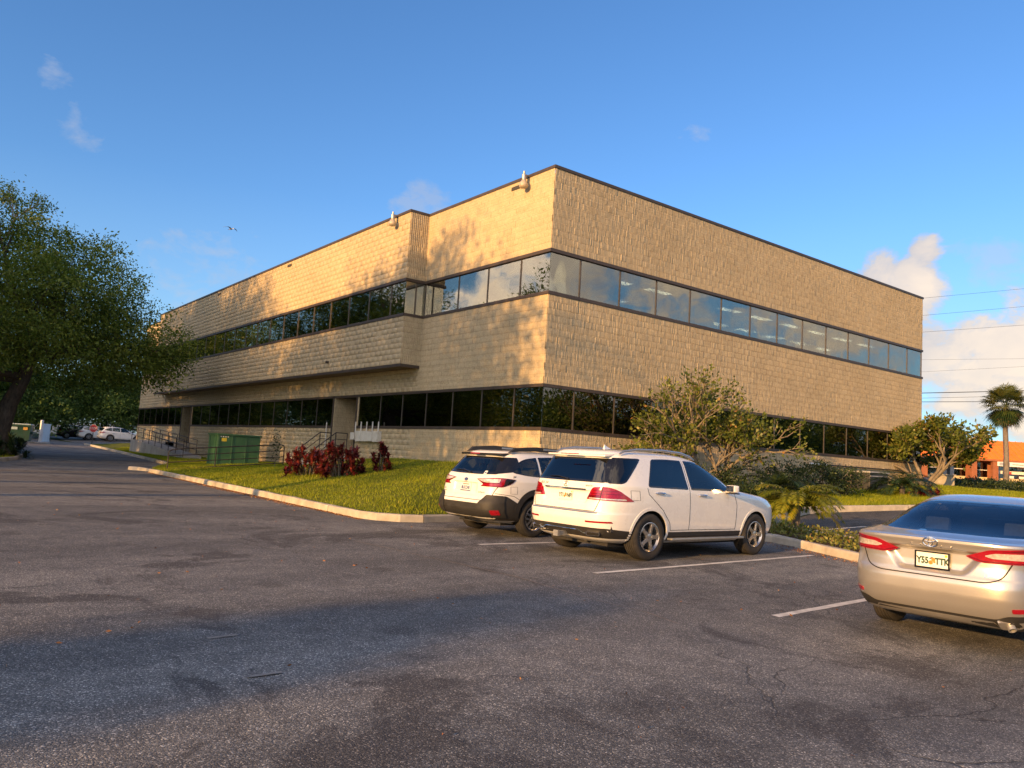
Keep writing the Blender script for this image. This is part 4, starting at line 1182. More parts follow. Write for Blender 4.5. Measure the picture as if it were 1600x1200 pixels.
    if detail:
        plate(root, S, .872, 'blue', '8LKC245', frame=False)
        t = rearM(S, 0, 1.02, .004)
        MB().prism([(.052 * math.cos(a), .032 * math.sin(a)) for a in np.linspace(0, 2 * math.pi, 28, endpoint=False)], 0, .008, t).build('oval_emblem', M_plb, root)
        em = MB()
        for (x, y, r_) in ((-.024, .010, .008), (.004, .012, .005), (.022, .006, .005), (.012, -.006, .005), (-.008, -.012, .005), (.028, -.008, .005)):
            em.prism([(x + (r_ if k % 2 == 0 else r_ * .4) * math.cos(k * math.pi / 4), y + (r_ if k % 2 == 0 else r_ * .4) * math.sin(k * math.pi / 4)) for k in range(8)], .008, .010, t)
        em.build('emblem_stars', M_chrome, root)
        text_obj('SUBARU', .028, .0015, rearM(S, 0, .975, .003), 'badge_lettering', M_chrome, root)
        text_obj('OUTBACK', .038, .0015, rearM(S, .50, .80, .003), 'badge_lettering', M_chrome, root)
        text_obj('AWD', .034, .0015, rearM(S, -.62, .82, .003), 'badge_lettering', M_chrome, root)
        text_obj('TOURING', .026, .0015, rearM(S, -.62, .775, .003), 'badge_lettering', M_chrome, root)
        t = rearM(S, .45, 1.165, .006); st_ = MB().box(-.035, .035, -.045, .045, 0, .001, M=t).build('window_sticker', M_plw, root)
        MB().box(-.02, .02, -.015, .02, .001, .0018, M=t).build('sticker_print', M_plb, st_)
        MB().tube([S.rear(.05, 1.15, .015), S.rear(.0, 1.17, .03), S.rear(-.2, 1.20, .03), S.rear(-.45, 1.185, .02)], [.022, .016, .010, .007], 8).build('wiper', M_blk2, root)
        MB().tube([(.67, -.32, 1.50), (.72, -.36, 1.56)], .01).build('roof_antenna', M_clad, root) if False else None
        sp = MB().box(-.60, .60, -.80, -.45, 1.52, 1.558, .014)
        sp.v = [(x, y + .13 * (abs(x) / .6) ** 2.2, z - .015 * (abs(x) / .6) ** 2 - (.012 if y < -.6 else -.018)) for x, y, z in sp.v]
        spo = sp.build('roof_spoiler', M_blk2, root, smooth=True)
        MB().box(-.14, .14, -.806, -.798, 1.51, 1.53).build('brake_light', M_lred, spo)
        for sg in (1, -1):
            patch(rpoly([(.66, 1.145), (1.0, 1.20), (1.06, 1.31), (.84, 1.47), (.55, 1.47)], .02), wrapF(S, sg), .0035, .012).build('pillar_trim', M_blk2, root, smooth=True)
        # small dealer mark on the rear quarter
        text_obj('M', .09, .001, Matrix.Translation(S.side(-.52, 1.10, 1, .002)) @ Matrix(((0, 0, 1, 0), (1, 0, 0, 0), (0, 1, 0, 0), (0, 0, 0, 1))), 'quarter_decal', M_seam, root)
    else:
        MB().box(-.16, .16, -1.06, -1.03, .80, .92).build('license_plate', M_plw, root)
    for sg in (1, -1):
        patch(rpoly([(.60, .80), (.84, .84), (.90, .93), (.64, .92)], .04), lambda x, z, o, sg=sg: S.front(sg * x, z, o), .006, .02).build('headlight', M_ghost, root, smooth=True)
    return root

# ---- champagne saloon
def build_saloon(loc, rz, label):
    root = empty('parked_car', loc, rz, label, 'car', 'cars parked in the near stalls')
    rows = [(.21, -.70, 3.40, .78, 6), (.26, -.92, 3.58, .845, 6.2), (.34, -1.00, 3.70, .885, 6.5), (.44, -1.055, 3.77, .905, 6.5), (.54, -1.082, 3.79, .916, 6.5), (.62, -1.085, 3.79, .919, 6.5), (.69, -1.07, 3.77, .92, 6.5), (.73, -1.052, 3.75, .92, 6.5),
            (.82, -1.035, 3.70, .92, 6.3), (.90, -1.035, 3.5, .917, 6.2), (.97, -1.05, 3.1, .910, 6), (1.015, -1.068, 2.7, .90, 6), (1.035, -1.068, 2.52, .893, 5.8), (1.047, -1.03, 2.42, .888, 5.6), (1.062, -.86, 2.34, .88, 5.6), (1.078, -.66, 2.28, .868, 5.6),
            (1.10, -.52, 2.21, .845, 5.6), (1.18, -.26, 2.0, .79, 5.6), (1.28, .02, 1.76, .73, 5.4), (1.365, .28, 1.56, .67, 5), (1.43, .50, 1.36, .60, 4.6), (1.462, .66, 1.2, .48, 4), (1.478, .80, 1.06, .28, 3), (1.482, .9, 1.0, .02, 2)]
    sm = lambda v, a, b: np.clip((v - a) / (b - a), 0, 1) ** 2 * (3 - 2 * np.clip((v - a) / (b - a), 0, 1))
    def disp(x, y, z):
        ax = np.abs(x)
        half = .27 + (z - .70) * .80          # plate bay, wider towards the top
        rec = (1 - sm(ax, half - .05, half + .05)) * sm(z, .70, .76) * (1 - sm(z, .915, .95))
        ledge = sm(z, .255, .30) * (1 - sm(z, .33, .42)) * (1 - sm(ax, .62, .72))   # tucked-in valance
        return .045 * rec + .02 * ledge * 0
    S = Shape(rows, disp, sub=11); S0 = Shape(rows, None, sub=11)
    q = None
    rd = rpoly([(-.30, 1.09), (.95, 1.055), (.95, 1.36), (.62, 1.345), (.15, 1.235)], [.04, .02, .02, .2, .1])
    fd = rpoly([(1.02, 1.053), (2.05, 1.02), (2.0, 1.07), (1.45, 1.335), (1.02, 1.362)], [.02, .02, .02, .12, .02])
    rw = rpoly([(-.80, 1.092), (-.4, 1.084), (.4, 1.084), (.80, 1.092), (.61, 1.395), (.3, 1.408), (-.3, 1.408), (-.61, 1.395)], [.05, .1, .1, .05, .1, .1, .1, .1])
    wsc = rpoly([(-.80, 1.13), (.80, 1.13), (.60, 1.36), (-.60, 1.36)], .06)
    spec = dict(sidewin=[rd, fd], sideglass=[M_gcar, M_gcar], rearwin=rw, rearglass=M_gback, frontwin=wsc, wb=2.824, r=.338, tw=.215, rr=.222, tr=.905, hw=.9, belt=1.06, cab=(-.7, 2.2), paint=M_silver, spokes=('five', 10), mirror=(1.9, 1.02),
                handles=[(.25, .90), (1.30, .88)], handlemat=M_silver, arch=.385, lip=.03, frit=.022, sillz=.27,
                seams=[[(-.10, 1.06), (.1, .85), (.36, .62), (.40, .36)], [(.985, 1.36), (.985, .36)], [(2.12, 1.0), (2.16, .7), (2.12, .36)]])
    common(root, S, spec)
    MB().box(-.72, .72, -.62, -.08, .98, 1.045, .02).build('parcel_shelf', M_cab, root)
    seats(root, [(1.2, (-.37, .37))], .5)
    seats(root, [(.12, (-.40, .40))], .46, M_seatg)
    MB().box(-.10, .10, -.52, -.47, 1.045, 1.075).build('high_brake_light', M_lred2, root)
    rf = rearF(S)
    # boot lid shut line
    strip(densify(rpoly([(-.83, 1.04), (-.72, .93), (-.62, .72), (-.50, .675), (.50, .675), (.62, .72), (.72, .93), (.83, 1.04)], [0, .05, .12, .1, .1, .12, .05, 0])[:], .05), .011, rf).build('boot_seam', M_seam, root)
    strip([(-.32, .952), (-.15, .958), (.15, .958), (.32, .952)], .008, rf, .002).build('boot_crease', M_sill, root)
    for sg in (1, -1):
        wf = wrapF(S0, sg)
        lamp = rpoly([(.31, .905), (.52, .985), (.80, 1.012), (1.02, 1.005), (1.30, .985), (1.34, .955), (1.12, .875), (.47, .858), (.40, .868)], [.006, .03, .05, .05, .05, .02, .04, .02, .01])
        tl = patch(lamp, wf, .012, .035, .05).build('tail_light', M_lred, root, smooth=True, auto=50)
        patch(rpoly([(.47, .925), (.56, .955), (.82, .968), (1.02, .962), (1.25, .945), (1.25, .925), (1.05, .905), (.53, .905)], .02), wf, .0155, .006).build('clear_lens', M_lclr, tl, smooth=True)
        patch(rpoly([(.62, .975), (.80, 1.003), (1.02, .998), (1.27, .975), (1.02, .975), (.80, .98)], .005), wf, .0155, .006).build('lamp_band', M_lred2, tl, smooth=True)
        strip([(.815, .86), (.815, 1.015)], .008, wf, .0165).build('lamp_seam', M_seam, tl)
        strip([(.34, .905), (.46, .872), (1.10, .885)], .010, wf, .0150).build('lamp_edge', M_lred2, tl)
        patch(rpoly([(.70, .415), (.90, .425), (.93, .47), (.70, .458)], .015), wf, .008, .02).build('reflector', M_lred, root, smooth=True)
        patch(rpoly([(.62, .40), (1.06, .425), (1.12, .39), (.98, .335), (.70, .30)], .03), wf, .004, .01).build('bumper_corner_insert', M_clad, root, smooth=True) if False else None
    patch(rpoly([(-1.10, .335), (-.98, .40), (-.66, .385), (-.56, .34), (.56, .34), (.66, .385), (.98, .40), (1.10, .335), (.9, .235), (-.9, .235)], .04), lambda a, z, o: S.wrap(a, z, o), .005, .02, .06).build('lower_bumper', M_clad, root, smooth=True)
    patch(rpoly([(-.58, .245), (-.54, .315), (.54, .315), (.58, .245)], .02), rf, .012, .02, .08).build('lower_valance', M_silver, root, smooth=True)
    for sg in (1,):
        t = rearM(S, sg * .66, .275, .03)
        MB().lathe([(.036, -.25), (.036, .03), (.030, .031), (.030, -.2), (0, -.2)], 20, t).build('exhaust_pipe', M_galv, root, smooth=True)
        MB().prism(rpoly([(-.14, .045), (.15, .06), (.13, -.02), (.05, -.065), (-.06, -.06)], .03), -.04, -.015, t).build('exhaust_surround', M_silver, root)
    # oval emblem and lettering
    t = rearM(S, 0, 1.003, .004); em = MB()
    def ell(a, b, cx=0, cy=0, r=.005): em.tube([t @ Vector((cx + a * math.cos(q_), cy + b * math.sin(q_), .006)) for q_ in np.linspace(0, 2 * math.pi, 37)], r, 6, cap=False)
    ell(.068, .045, r=.006); ell(.020, .040, 0, -.0, .004); ell(.052, .016, 0, .018, .004)
    em.build('oval_emblem', M_chrome, root, smooth=True)
    for i, c in enumerate('CAMRY'): text_obj(c, .040, .0015, rearM(S, (i - 2) * .095, .962, .002), 'badge_lettering', M_chrome, root)
    text_obj('LE', .045, .0015, rearM(S, .50, .735, .002), 'badge_lettering', M_chrome, root, 1.2)
    plate(root, S, .818, 'orange', ('Y55', 'TTK'), True, .026)
    for sg in (1, -1):
        patch(rpoly([(.58, .70), (.84, .74), (.88, .80), (.60, .78)], .03), lambda x, z, o, sg=sg: S.front(sg * x, z, o), .006, .02).build('headlight', M_ghost, root, smooth=True)
        MB().tube([(sg * .30, .35, .98), (sg * .30, .3, 1.02)], .01).build('belt_anchor', M_cab, root) if False else None
    return root

SUV = build_suv((-5.72, -8.68, .006), R(2.7 - 90), 'white SUV with silver roof rails, five-spoke wheels and a tow hitch under its rear bumper')
SUV.scale = (1, 1, .972)
OUTB = build_crossover((-5.49, -5.59, .006), R(4.0 - 90), 'white crossover estate with black cladding and tall black roof rails beside the lawn')
SAL = build_saloon((-5.78, -14.31, -.125), R(4.5 - 90), 'champagne silver saloon with tail lights of red and clear lenses, cut by the right edge')
# ------------------------------------------------------------------ vegetation
def CF(x, d, z=0.0):      # metres right of / ahead of the viewpoint -> world
    rx, ry = x - .939, d - 23.524
    return Vector((rx * .7942 + ry * .6077, -rx * .6077 + ry * .7942, z))

def leaf_mesh(C, D, size, asp, rnd, jit=.25, rng=RNG):
    """C centres (n,3), D long-axis directions (n,3); folded diamond leaves"""
    n = len(C)
    D = D / (np.linalg.norm(D, axis=1, keepdims=True) + 1e-9)
    A = rng.normal(size=(n, 3)); W = np.cross(D, A); W /= (np.linalg.norm(W, axis=1, keepdims=True) + 1e-9)
    N = np.cross(D, W)
    s = size * (1 + rng.normal(0, jit, n))[:, None]; s = np.maximum(s, size * .35)
    p0 = C; p2 = C + D * s; m = C + D * s * .45 + N * s * .08
    V = np.stack([p0, m + W * s * asp * .5, p2, m - W * s * asp * .5], 1).reshape(-1, 3)
    F = np.arange(n * 4).reshape(-1, 4)
    return V, F, np.repeat(rnd, 4)

def cloud(blobs, ncl, per, spread, size, asp=.5, droop=.2, rng=RNG, shell=.5):
    """clusters of leaves scattered through ellipsoid blobs (cx,cy,cz,rx,ry,rz)"""
    vol = np.array([b[3] * b[4] + b[4] * b[5] for b in blobs]); pr = vol / vol.sum()
    pick = rng.choice(len(blobs), ncl, p=pr)
    B = np.array([b[:6] for b in blobs])[pick]
    d = rng.normal(size=(ncl, 3)); d /= np.linalg.norm(d, axis=1, keepdims=True)
    r = rng.random(ncl) ** shell
    cc = B[:, :3] + d * r[:, None] * B[:, 3:]
    C = np.repeat(cc, per, 0) + rng.normal(0, 1, (ncl * per, 3)) * np.array([spread, spread, spread * .7])
    D = rng.normal(size=C.shape) + np.repeat(d, per, 0) * .8; D[:, 2] -= droop
    rnd = np.clip(np.repeat(rng.normal(.5, .22, ncl), per) + rng.normal(0, .13, ncl * per), 0, 1)
    V, F, a = leaf_mesh(C, D, size, asp, rnd, rng=rng)
    return V, F, a, cc

def limb(mb, a, b, r0, r1, sag=0.0, n=6, wob=.12, rng=random):
    a = Vector(a); b = Vector(b); L = (b - a).length; pts = []; rs = []
    off = Vector((rng.uniform(-1, 1), rng.uniform(-1, 1), rng.uniform(-.3, .6))) * wob * L
    for i in range(n + 1):
        t = i / n; p = a.lerp(b, t) + off * math.sin(math.pi * t) * .6 + Vector((0, 0, sag * math.sin(math.pi * t)))
        p += Vector((rng.uniform(-1, 1), rng.uniform(-1, 1), rng.uniform(-1, 1))) * L * .015
        pts.append(p); rs.append(r0 + (r1 - r0) * t ** .8)
    mb.tube(pts, rs, 7); return pts

def mat_bark(name, a, b):
    m, nt = new_mat(name); co = objco(nt)
    mp = nd(nt, 'ShaderNodeMapping', ins={'Scale': (1, 1, .25)}); nt.links.new(co, mp.inputs[0])
    n1 = noise(nt, mp.outputs[0], 14, 6, .7); n2 = noise(nt, co, 1.6, 4)
    c = mixc(nt, 1.0, ramp(nt, n1, [(.3, a), (.7, b)]), ramp(nt, n2, [(.3, (.75,)*3), (.7, (1.2,)*3)]), 'MULTIPLY')
    p = pbsdf(nt, Base_Color=c, Roughness=.92); p.inputs['Specular IOR Level'].default_value = .2
    nt.links.new(bump(nt, n1, .8, .03), p.inputs['Normal']); out(nt, p.outputs[0]); return m
M_bark = mat_bark('oak_bark', (.045, .035, .028), (.13, .105, .085))
M_barkp = mat_bark('pale_bark', (.12, .10, .08), (.27, .23, .175))
M_barkg = mat_bark('palm_bark', (.11, .095, .08), (.24, .21, .18))
M_oak = mat_leaf('oak_leaf', [(0, (.05, .085, .014)), (.45, (.125, .185, .026)), (.8, (.22, .275, .042)), (1, (.32, .33, .08))], .45)
M_oakf = mat_leaf('far_leaf', [(0, (.045, .08, .022)), (.5, (.11, .18, .038)), (1, (.22, .29, .06))], .4)
M_grape = mat_leaf('buttonwood_leaf', [(0, (.05, .075, .014)), (.5, (.13, .165, .03)), (.82, (.22, .24, .055)), (.95, (.33, .28, .08)), (1, (.34, .18, .05))], .4, .4)
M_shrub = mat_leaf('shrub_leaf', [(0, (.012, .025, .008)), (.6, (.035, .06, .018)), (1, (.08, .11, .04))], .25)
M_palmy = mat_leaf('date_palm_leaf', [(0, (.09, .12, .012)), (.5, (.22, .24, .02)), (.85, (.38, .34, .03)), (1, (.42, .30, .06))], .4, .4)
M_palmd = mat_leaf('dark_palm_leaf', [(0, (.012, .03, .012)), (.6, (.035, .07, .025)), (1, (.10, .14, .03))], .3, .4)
M_fan = mat_leaf('fan_palm_leaf', [(0, (.05, .07, .015)), (.5, (.10, .12, .03)), (1, (.2, .19, .06))], .3)
M_dead = mat_leaf('dead_frond', [(0, (.07, .045, .025)), (1, (.22, .14, .07))], .2)
M_cord = mat_leaf('cordyline_leaf', [(0, (.06, .012, .018)), (.45, (.16, .025, .03)), (.75, (.34, .06, .04)), (.9, (.16, .11, .04)), (1, (.06, .10, .03))], .3, .35)
M_grass = mat_leaf('grass_blade', [(0, (.14, .19, .010)), (.5, (.27, .32, .012)), (.85, (.40, .39, .025)), (1, (.46, .40, .08))], .4)
M_cover = mat_leaf('groundcover_leaf', [(0, (.05, .07, .015)), (.5, (.13, .15, .03)), (.85, (.26, .25, .06)), (1, (.30, .17, .06))], .3)
M_litter = mat_leaf('leaf_litter', [(0, (.12, .05, .02)), (.6, (.30, .12, .035)), (1, (.42, .24, .08))], .1)

def tree(name, loc, label, blobs, trunk, ncl, per, size, mleaf, mbark, spread=.4, asp=.5, group=None, cat='tree', r0=.35, seed=1, twigs=.25, shell=.5, droop=.2, rz=0):
    rng = np.random.default_rng(seed); rr = random.Random(seed)
    t = empty(name, loc, rz, label, cat, group)
    V, F, a, cc = cloud(blobs, ncl, per, spread, size, asp, droop, rng, shell)
    mb = MB(); n = len(trunk)
    mb.tube([Vector(p) for p in trunk], [r0 * (1 - .5 * i / (n - 1)) * (1.25 if i == 0 else 1) for i in range(n)], 12)
    top = Vector(trunk[-1]); sel = cc[rng.random(len(cc)) < twigs]
    for b in blobs:
        c = Vector(b[:3]); st = top if c.z > top.z - 1 else Vector(trunk[-2])
        e_ = st.lerp(c, .85); p = limb(mb, st, e_, r0 * .42, r0 * .12, .2, 7, .10, rr)
        mine = [q for q in sel if sum(((q[i] - b[i]) / b[3 + i]) ** 2 for i in range(3)) < 1.05]
        for q in mine:
            s = p[rr.randint(3, 7)]; limb(mb, s, q, r0 * .07, .008, .05, 4, .15, rr)
    mb.build('trunk', mbark, t, smooth=True, auto=80)
    obj('crown', np_mesh('crown', V, F, a), mleaf, t)
    return t

# big live oak on the island
ob = [(2.0, .8, 9.2, 4.2, 4.0, 2.9), (-2.5, 2.2, 9.2, 4.4, 4.2, 3.4), (.4, -1.6, 7.6, 4.2, 3.8, 2.6), (5.2, .2, 6.9, 3.2, 3.0, 2.2), (6.4, -.8, 5.3, 2.5, 2.0, 1.3), (-4.5, -1.5, 7.4, 3.6, 3.4, 2.6), (3.4, 3.4, 7.0, 3.2, 3.2, 2.3),
      (-1.2, 1.0, 12.2, 3.0, 2.7, 1.7), (2.8, .6, 10.6, 2.4, 2.2, 1.7), (4.4, -2.2, 5.9, 2.4, 2.0, 1.5), (1.6, -3.2, 5.5, 2.4, 2.0, 1.3), (-1.6, -3.6, 5.6, 2.6, 2.2, 1.5), (-6.5, 2, 6.5, 3, 3, 2.4), (7.9, -1.3, 6.3, 1.3, 1.1, .7), (-3.6, -2.4, 3.9, 2.2, 1.8, 1.9), (-4.2, .5, 2.6, 1.9, 1.8, 1.9), (2.6, 2.4, 4.8, 3.4, 2.4, 1.2)]
OAK = tree('oak_tree', (-11.2, 29.3, .15), 'big spreading live oak on the grass island at the left edge', ob, [(0, 0, 0), (.05, -.05, 1.2), (.3, -.2, 2.6), (.75, -.35, 3.9), (1.0, -.3, 5.0)], 1500, 92, .15, M_oak, M_bark, .40, .5, r0=.52, seed=5, twigs=.06, shell=.38)
# bare upper twigs of the oak
mb = MB(); rr = random.Random(9); VV = []
def bare(p, d, L, r, k):
    e_ = p + d * L; mb.tube([p, p.lerp(e_, .5) + Vector((rr.uniform(-1, 1), rr.uniform(-1, 1), 0)) * L * .06, e_], [r, r * .8, r * .6], 5)
    if k == 0: VV.extend([e_] * 3); return
    for _ in range(3 if k > 1 else 3):
        dd = (d + Vector((rr.uniform(-1, 1), rr.uniform(-1, 1), rr.uniform(-.2, .7))) * .75).normalized(); bare(p.lerp(e_, rr.uniform(.5, 1)), dd, L * .68, r * .6, k - 1)
for p, d, L in (((-.6, .6, 11.2), (.25, 0, 1), 1.5),): bare(Vector(p), Vector(d).normalized(), L, .06, 4)
mb.build('bare_twigs', M_barkp, OAK)
C = np.array([list(v) for v in VV]); Vl, Fl, al = leaf_mesh(np.repeat(C, 2, 0) + RNG.normal(0, .1, (len(C) * 2, 3)), RNG.normal(size=(len(C) * 2, 3)), .13, .5, np.clip(RNG.normal(.6, .2, len(C) * 2), 0, 1))
obj('sparse_leaves', np_mesh('leaves', Vl, Fl, al), M_oak, OAK)

# trees behind the white fence, far left
FAR = [(-61, 92, 10, 6.5, 'tall dark tree behind the green dumpster'), (-54.5, 90, 8.0, 5.2, 'round dark tree behind the white fence, above the dark pickup'), (-49.5, 97, 9.2, 5.6, 'broad tree behind the white SUV at the far end of the drive'),
       (-44.5, 101, 8.5, 5.0, 'tree close to the far end of the office building'), (-74, 112, 9.0, 6.5, 'pale loose tree seen through the gap beneath the oak'), (-85, 105, 11, 7, 'tree half hidden by the oak trunk at the left edge'), (-66, 135, 10, 7, 'distant tree behind the long white fence')]
def far_tree(name, x, d, h, r, label, seed, group, ml=None):
    p = CF(x, d); k = h / 9
    bl = [(0, 0, h * .68, r, r, h * .30), (r * .5, .3, h * .5, r * .7, r * .7, h * .26), (-r * .55, -.2, h * .5, r * .7, r * .7, h * .26), (.2, -r * .5, h * .36, r * .8, r * .7, h * .28), (r * .1, r * .1, h * .84, r * .5, r * .5, h * .16)]
    return tree(name, (p.x, p.y, H(p.x, p.y) - .05), label, bl, [(0, 0, 0), (.1, 0, h * .15), (-.1, .1, h * .3), (0, 0, h * .42)], 1000, 28, .30, ml or M_oakf, M_bark, .5 * k, .55, group, r0=.26, seed=seed, twigs=.03, shell=.45)
for i, (x, d, h, r, lb) in enumerate(FAR): far_tree('tree', x, d, h, r, lb, 20 + i, 'trees beyond the white fence')

# wind-shaped small trees in front of the shaded facade
def grow(mb, tips, p, d, L, r, k, rr, spread, up):
    q = p + d * L; m = p.lerp(q, .5) + Vector((rr.uniform(-1, 1), rr.uniform(-1, 1), rr.uniform(-1, 1))) * L * .10
    mb.tube([p, m, q], [r, r * .85, r * .70], 7 if r > .02 else 4)
    if k == 0: tips.append((q, d)); return
    for i in range(2 if rr.random() < .35 else 3):
        dd = (d + Vector((rr.uniform(-1, 1), rr.uniform(-1, 1), rr.uniform(-.6, .8))) * spread + Vector((0, 0, up))).normalized()
        grow(mb, tips, q if i < 2 else m, dd, L * rr.uniform(.68, .88), r * .66, k - 1, rr, spread, up)
    if k <= 2: tips.append((q, d))
def small_tree(name, loc, label, stems, seed, per=15, size=.14, group=None, k=5):
    rr = random.Random(seed); rng = np.random.default_rng(seed)
    t = empty(name, loc, 0, label, 'tree', group); mb = MB(); tips = []
    for (p, d, L, r) in stems: grow(mb, tips, Vector(p), Vector(d).normalized(), L, r, k, rr, .75, .05)
    mb.build('trunk', M_barkp, t, smooth=True, auto=80)
    C = np.repeat(np.array([list(q) for q, d in tips]), per, 0) + rng.normal(0, .10, (len(tips) * per, 3))
    D = np.repeat(np.array([list(d) for q, d in tips]), per, 0) + rng.normal(0, .8, C.shape)
    rnd = np.clip(np.repeat(rng.normal(.5, .15, len(tips)), per) + rng.normal(0, .18, len(C)), 0, 1)
    V, F, a = leaf_mesh(C, D, size, .6, rnd, rng=rng)
    obj('crown', np_mesh('crown', V, F, a), M_grape, t); return t
BTG = 'wind-shaped trees beside the shaded facade'
small_tree('buttonwood_tree', (5.2, -1.75, .35), 'open twisted tree with pale stems beside the shaded wall, behind the SUV',
           [((0, 0, 0), (-.05, .05, 1), 1.2, .12), ((.25, -.1, 0), (.3, -.2, 1), 1.05, .10), ((-.1, .05, .3), (-.75, .3, .8), .9, .07), ((.1, -.1, .9), (.9, -.5, .8), .8, .05)], 12, 7, .12, BTG)
small_tree('buttonwood_tree', (22.5, -.8, 1.05), 'round low twisted tree at the far corner of the shaded facade',
           [((0, 0, 0), (-.3, .1, 1), .95, .13), ((.15, 0, .2), (.5, -.3, .8), .95, .10), ((-.1, 0, .2), (-.9, .4, .8), 1.0, .10), ((0, -.1, .3), (.1, -.7, .8), 1.0, .09), ((.1, 0, .4), (.9, -.5, .6), .85, .08)], 33, 13, .16, BTG)

# feather palms
def feather_palm(name, loc, label, nf, Lf, h, mleaf, seed, group=None, leaflet=.26, pairs=34, el=(15, 80), extra_dead=0):
    rng = np.random.default_rng(seed); t = empty(name, loc, 0, label, 'palm', group)
    mb = MB(); V = []; F = []; A = []; rach = MB()
    if h > .05: mb.lathe([(.11, -.1), (.10, h * .5), (.12, h), (.05, h + .15)], 10).build('trunk', M_barkg, t, smooth=True)
    for f in range(nf):
        az = f * 2.399 + rng.normal(0, .2); e0 = R(rng.uniform(*el)); L_ = Lf * rng.uniform(.8, 1.12)
        n = 14; pts = [Vector((0, 0, h))]; d_el = e0
        for i in range(n):
            d_el -= R(rng.uniform(5.5, 9.5)) * (1.0 if e0 > .6 else .75)
            pts.append(pts[-1] + Vector((math.cos(az) * math.cos(d_el), math.sin(az) * math.cos(d_el), math.sin(d_el))) * (L_ / n))
        rach.tube(pts, [.012 * (1 - .7 * i / n) for i in range(n + 1)], 4)
        base = rng.normal(.5, .16)
        for k in range(pairs):
            s = .14 + .84 * k / pairs; x = s * n; i = min(n - 1, int(x)); p = pts[i].lerp(pts[i + 1], x - i); tg = (pts[i + 1] - pts[i]).normalized()
            sd_ = tg.cross(Vector((0, 0, 1))); sd_ = sd_.normalized() if sd_.length > 1e-3 else Vector((1, 0, 0)); un = sd_.cross(tg)
            ll = leaflet * (math.sin(math.pi * min(.97, .12 + s * .86)) ** .6) * rng.uniform(.85, 1.1)
            for sg in (-1, 1):
                dd = (sd_ * sg + tg * .75 + un * rng.uniform(-.1, .35)).normalized(); m = p + dd * ll * .5 + Vector((0, 0, .004)); e_ = p + dd * ll + Vector((0, 0, -ll * rng.uniform(.12, .32)))
                wv = dd.cross(un).normalized() * .014
                b = len(V); V += [p, m + wv, e_, m - wv]; F.append((b, b + 1, b + 2, b + 3)); A += [float(np.clip(base + rng.normal(0, .15), 0, 1))] * 4
    rach.build('frond_stem', mleaf, t)
    obj('fronds', np_mesh('fronds', np.array([list(v) for v in V]), np.array(F), np.array(A)), mleaf, t); return t
PG = 'feather palms along the planting beds'
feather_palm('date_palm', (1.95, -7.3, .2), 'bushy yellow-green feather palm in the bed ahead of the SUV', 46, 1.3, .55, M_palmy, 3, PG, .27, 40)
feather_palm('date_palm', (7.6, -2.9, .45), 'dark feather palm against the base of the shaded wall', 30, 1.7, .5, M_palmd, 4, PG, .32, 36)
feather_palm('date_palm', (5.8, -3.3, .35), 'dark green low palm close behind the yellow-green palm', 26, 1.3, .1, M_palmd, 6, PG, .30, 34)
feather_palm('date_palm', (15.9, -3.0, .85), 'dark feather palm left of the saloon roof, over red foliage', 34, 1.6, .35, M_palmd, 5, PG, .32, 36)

# strap-leaved red shrubs
def cordyline(loc, label, stems, rad, hgt, seed, m=None, name='cordyline_shrub', group='red shrubs on the lawn', leaf=.26, nl=40):
    rng = np.random.default_rng(seed); t = empty(name, loc, 0, label, 'shrub', group); st = MB(); V = []; F = []; A = []
    for k in range(stems):
        a = rng.uniform(0, 2 * math.pi); rr_ = rad * math.sqrt(rng.random()); top = Vector((math.cos(a) * rr_, math.sin(a) * rr_, hgt * rng.uniform(.18, 1.0) * (1 - .35 * (rr_ / rad) ** 2)))
        b0 = Vector((top.x * .45, top.y * .45, -.05)); st.tube([b0, b0.lerp(top, .5) + Vector((0, 0, .03)), top], [.018, .014, .01], 5); base = rng.normal(.5, .14)
        for j in range(nl):
            az = rng.uniform(0, 2 * math.pi); el = R(rng.uniform(-5, 80)); d = Vector((math.cos(az) * math.cos(el), math.sin(az) * math.cos(el), math.sin(el)))
            s = Vector((-math.sin(az), math.cos(az), 0)) * .042; ln = leaf * rng.uniform(.65, 1.15); p = top + Vector((0, 0, -rng.uniform(0, .28)))
            q1 = p + d * ln * .5; q2 = p + d * ln + Vector((0, 0, -ln * .22)); b = len(V)
            V += [p - s * .4, p + s * .4, q1 + s, q1 - s, q2]; v_ = float(np.clip(base + rng.normal(0, .2), 0, 1)); A += [v_] * 5; F += [(b, b + 1, b + 2, b + 3), (b + 3, b + 2, b + 4, b + 4)]
    st.build('stem', M_barkp, t)
    mbx = MB(); me = bpy.data.meshes.new('foliage'); me.from_pydata([tuple(v) for v in V], [], [f if f[2] != f[3] else f[:3] for f in F]); me.update()
    at = me.attributes.new('rnd', 'FLOAT', 'POINT'); at.data.foreach_set('value', np.array(A, np.float32))
    obj('foliage', me, m or M_cord, t); return t
for (x, y, lb, s, r, h, sd_) in ((-4.35, 6.6, 'wide dark red shrub nearest the green utility cabinet', 44, .80, .92, 1), (-4.0, 4.9, 'tallest red shrub, in front of the entrance steps', 38, .72, 1.05, 2), (-2.75, 4.7, 'single small red shrub standing apart, right of the others', 14, .32, .9, 3)):
    cordyline((x, y, lawn_z(x, y)), lb, s, r, h, sd_)
cordyline((16.6, -3.6, .9), 'dark red low shrub beneath the palm left of the saloon', 16, .6, .5, 8)
cordyline((-11.4, 27.0, .15), 'strappy dark green plant around the foot of the oak', 26, 1.3, 1.0, 9, M_shrub, 'strap_leaf_plant', 'dark plants under the oak', .55)
cordyline((-11.0, 32.5, .15), 'second strappy dark plant behind the oak trunk', 20, 1.3, 1.1, 10, M_shrub, 'strap_leaf_plant', 'dark plants under the oak', .55)

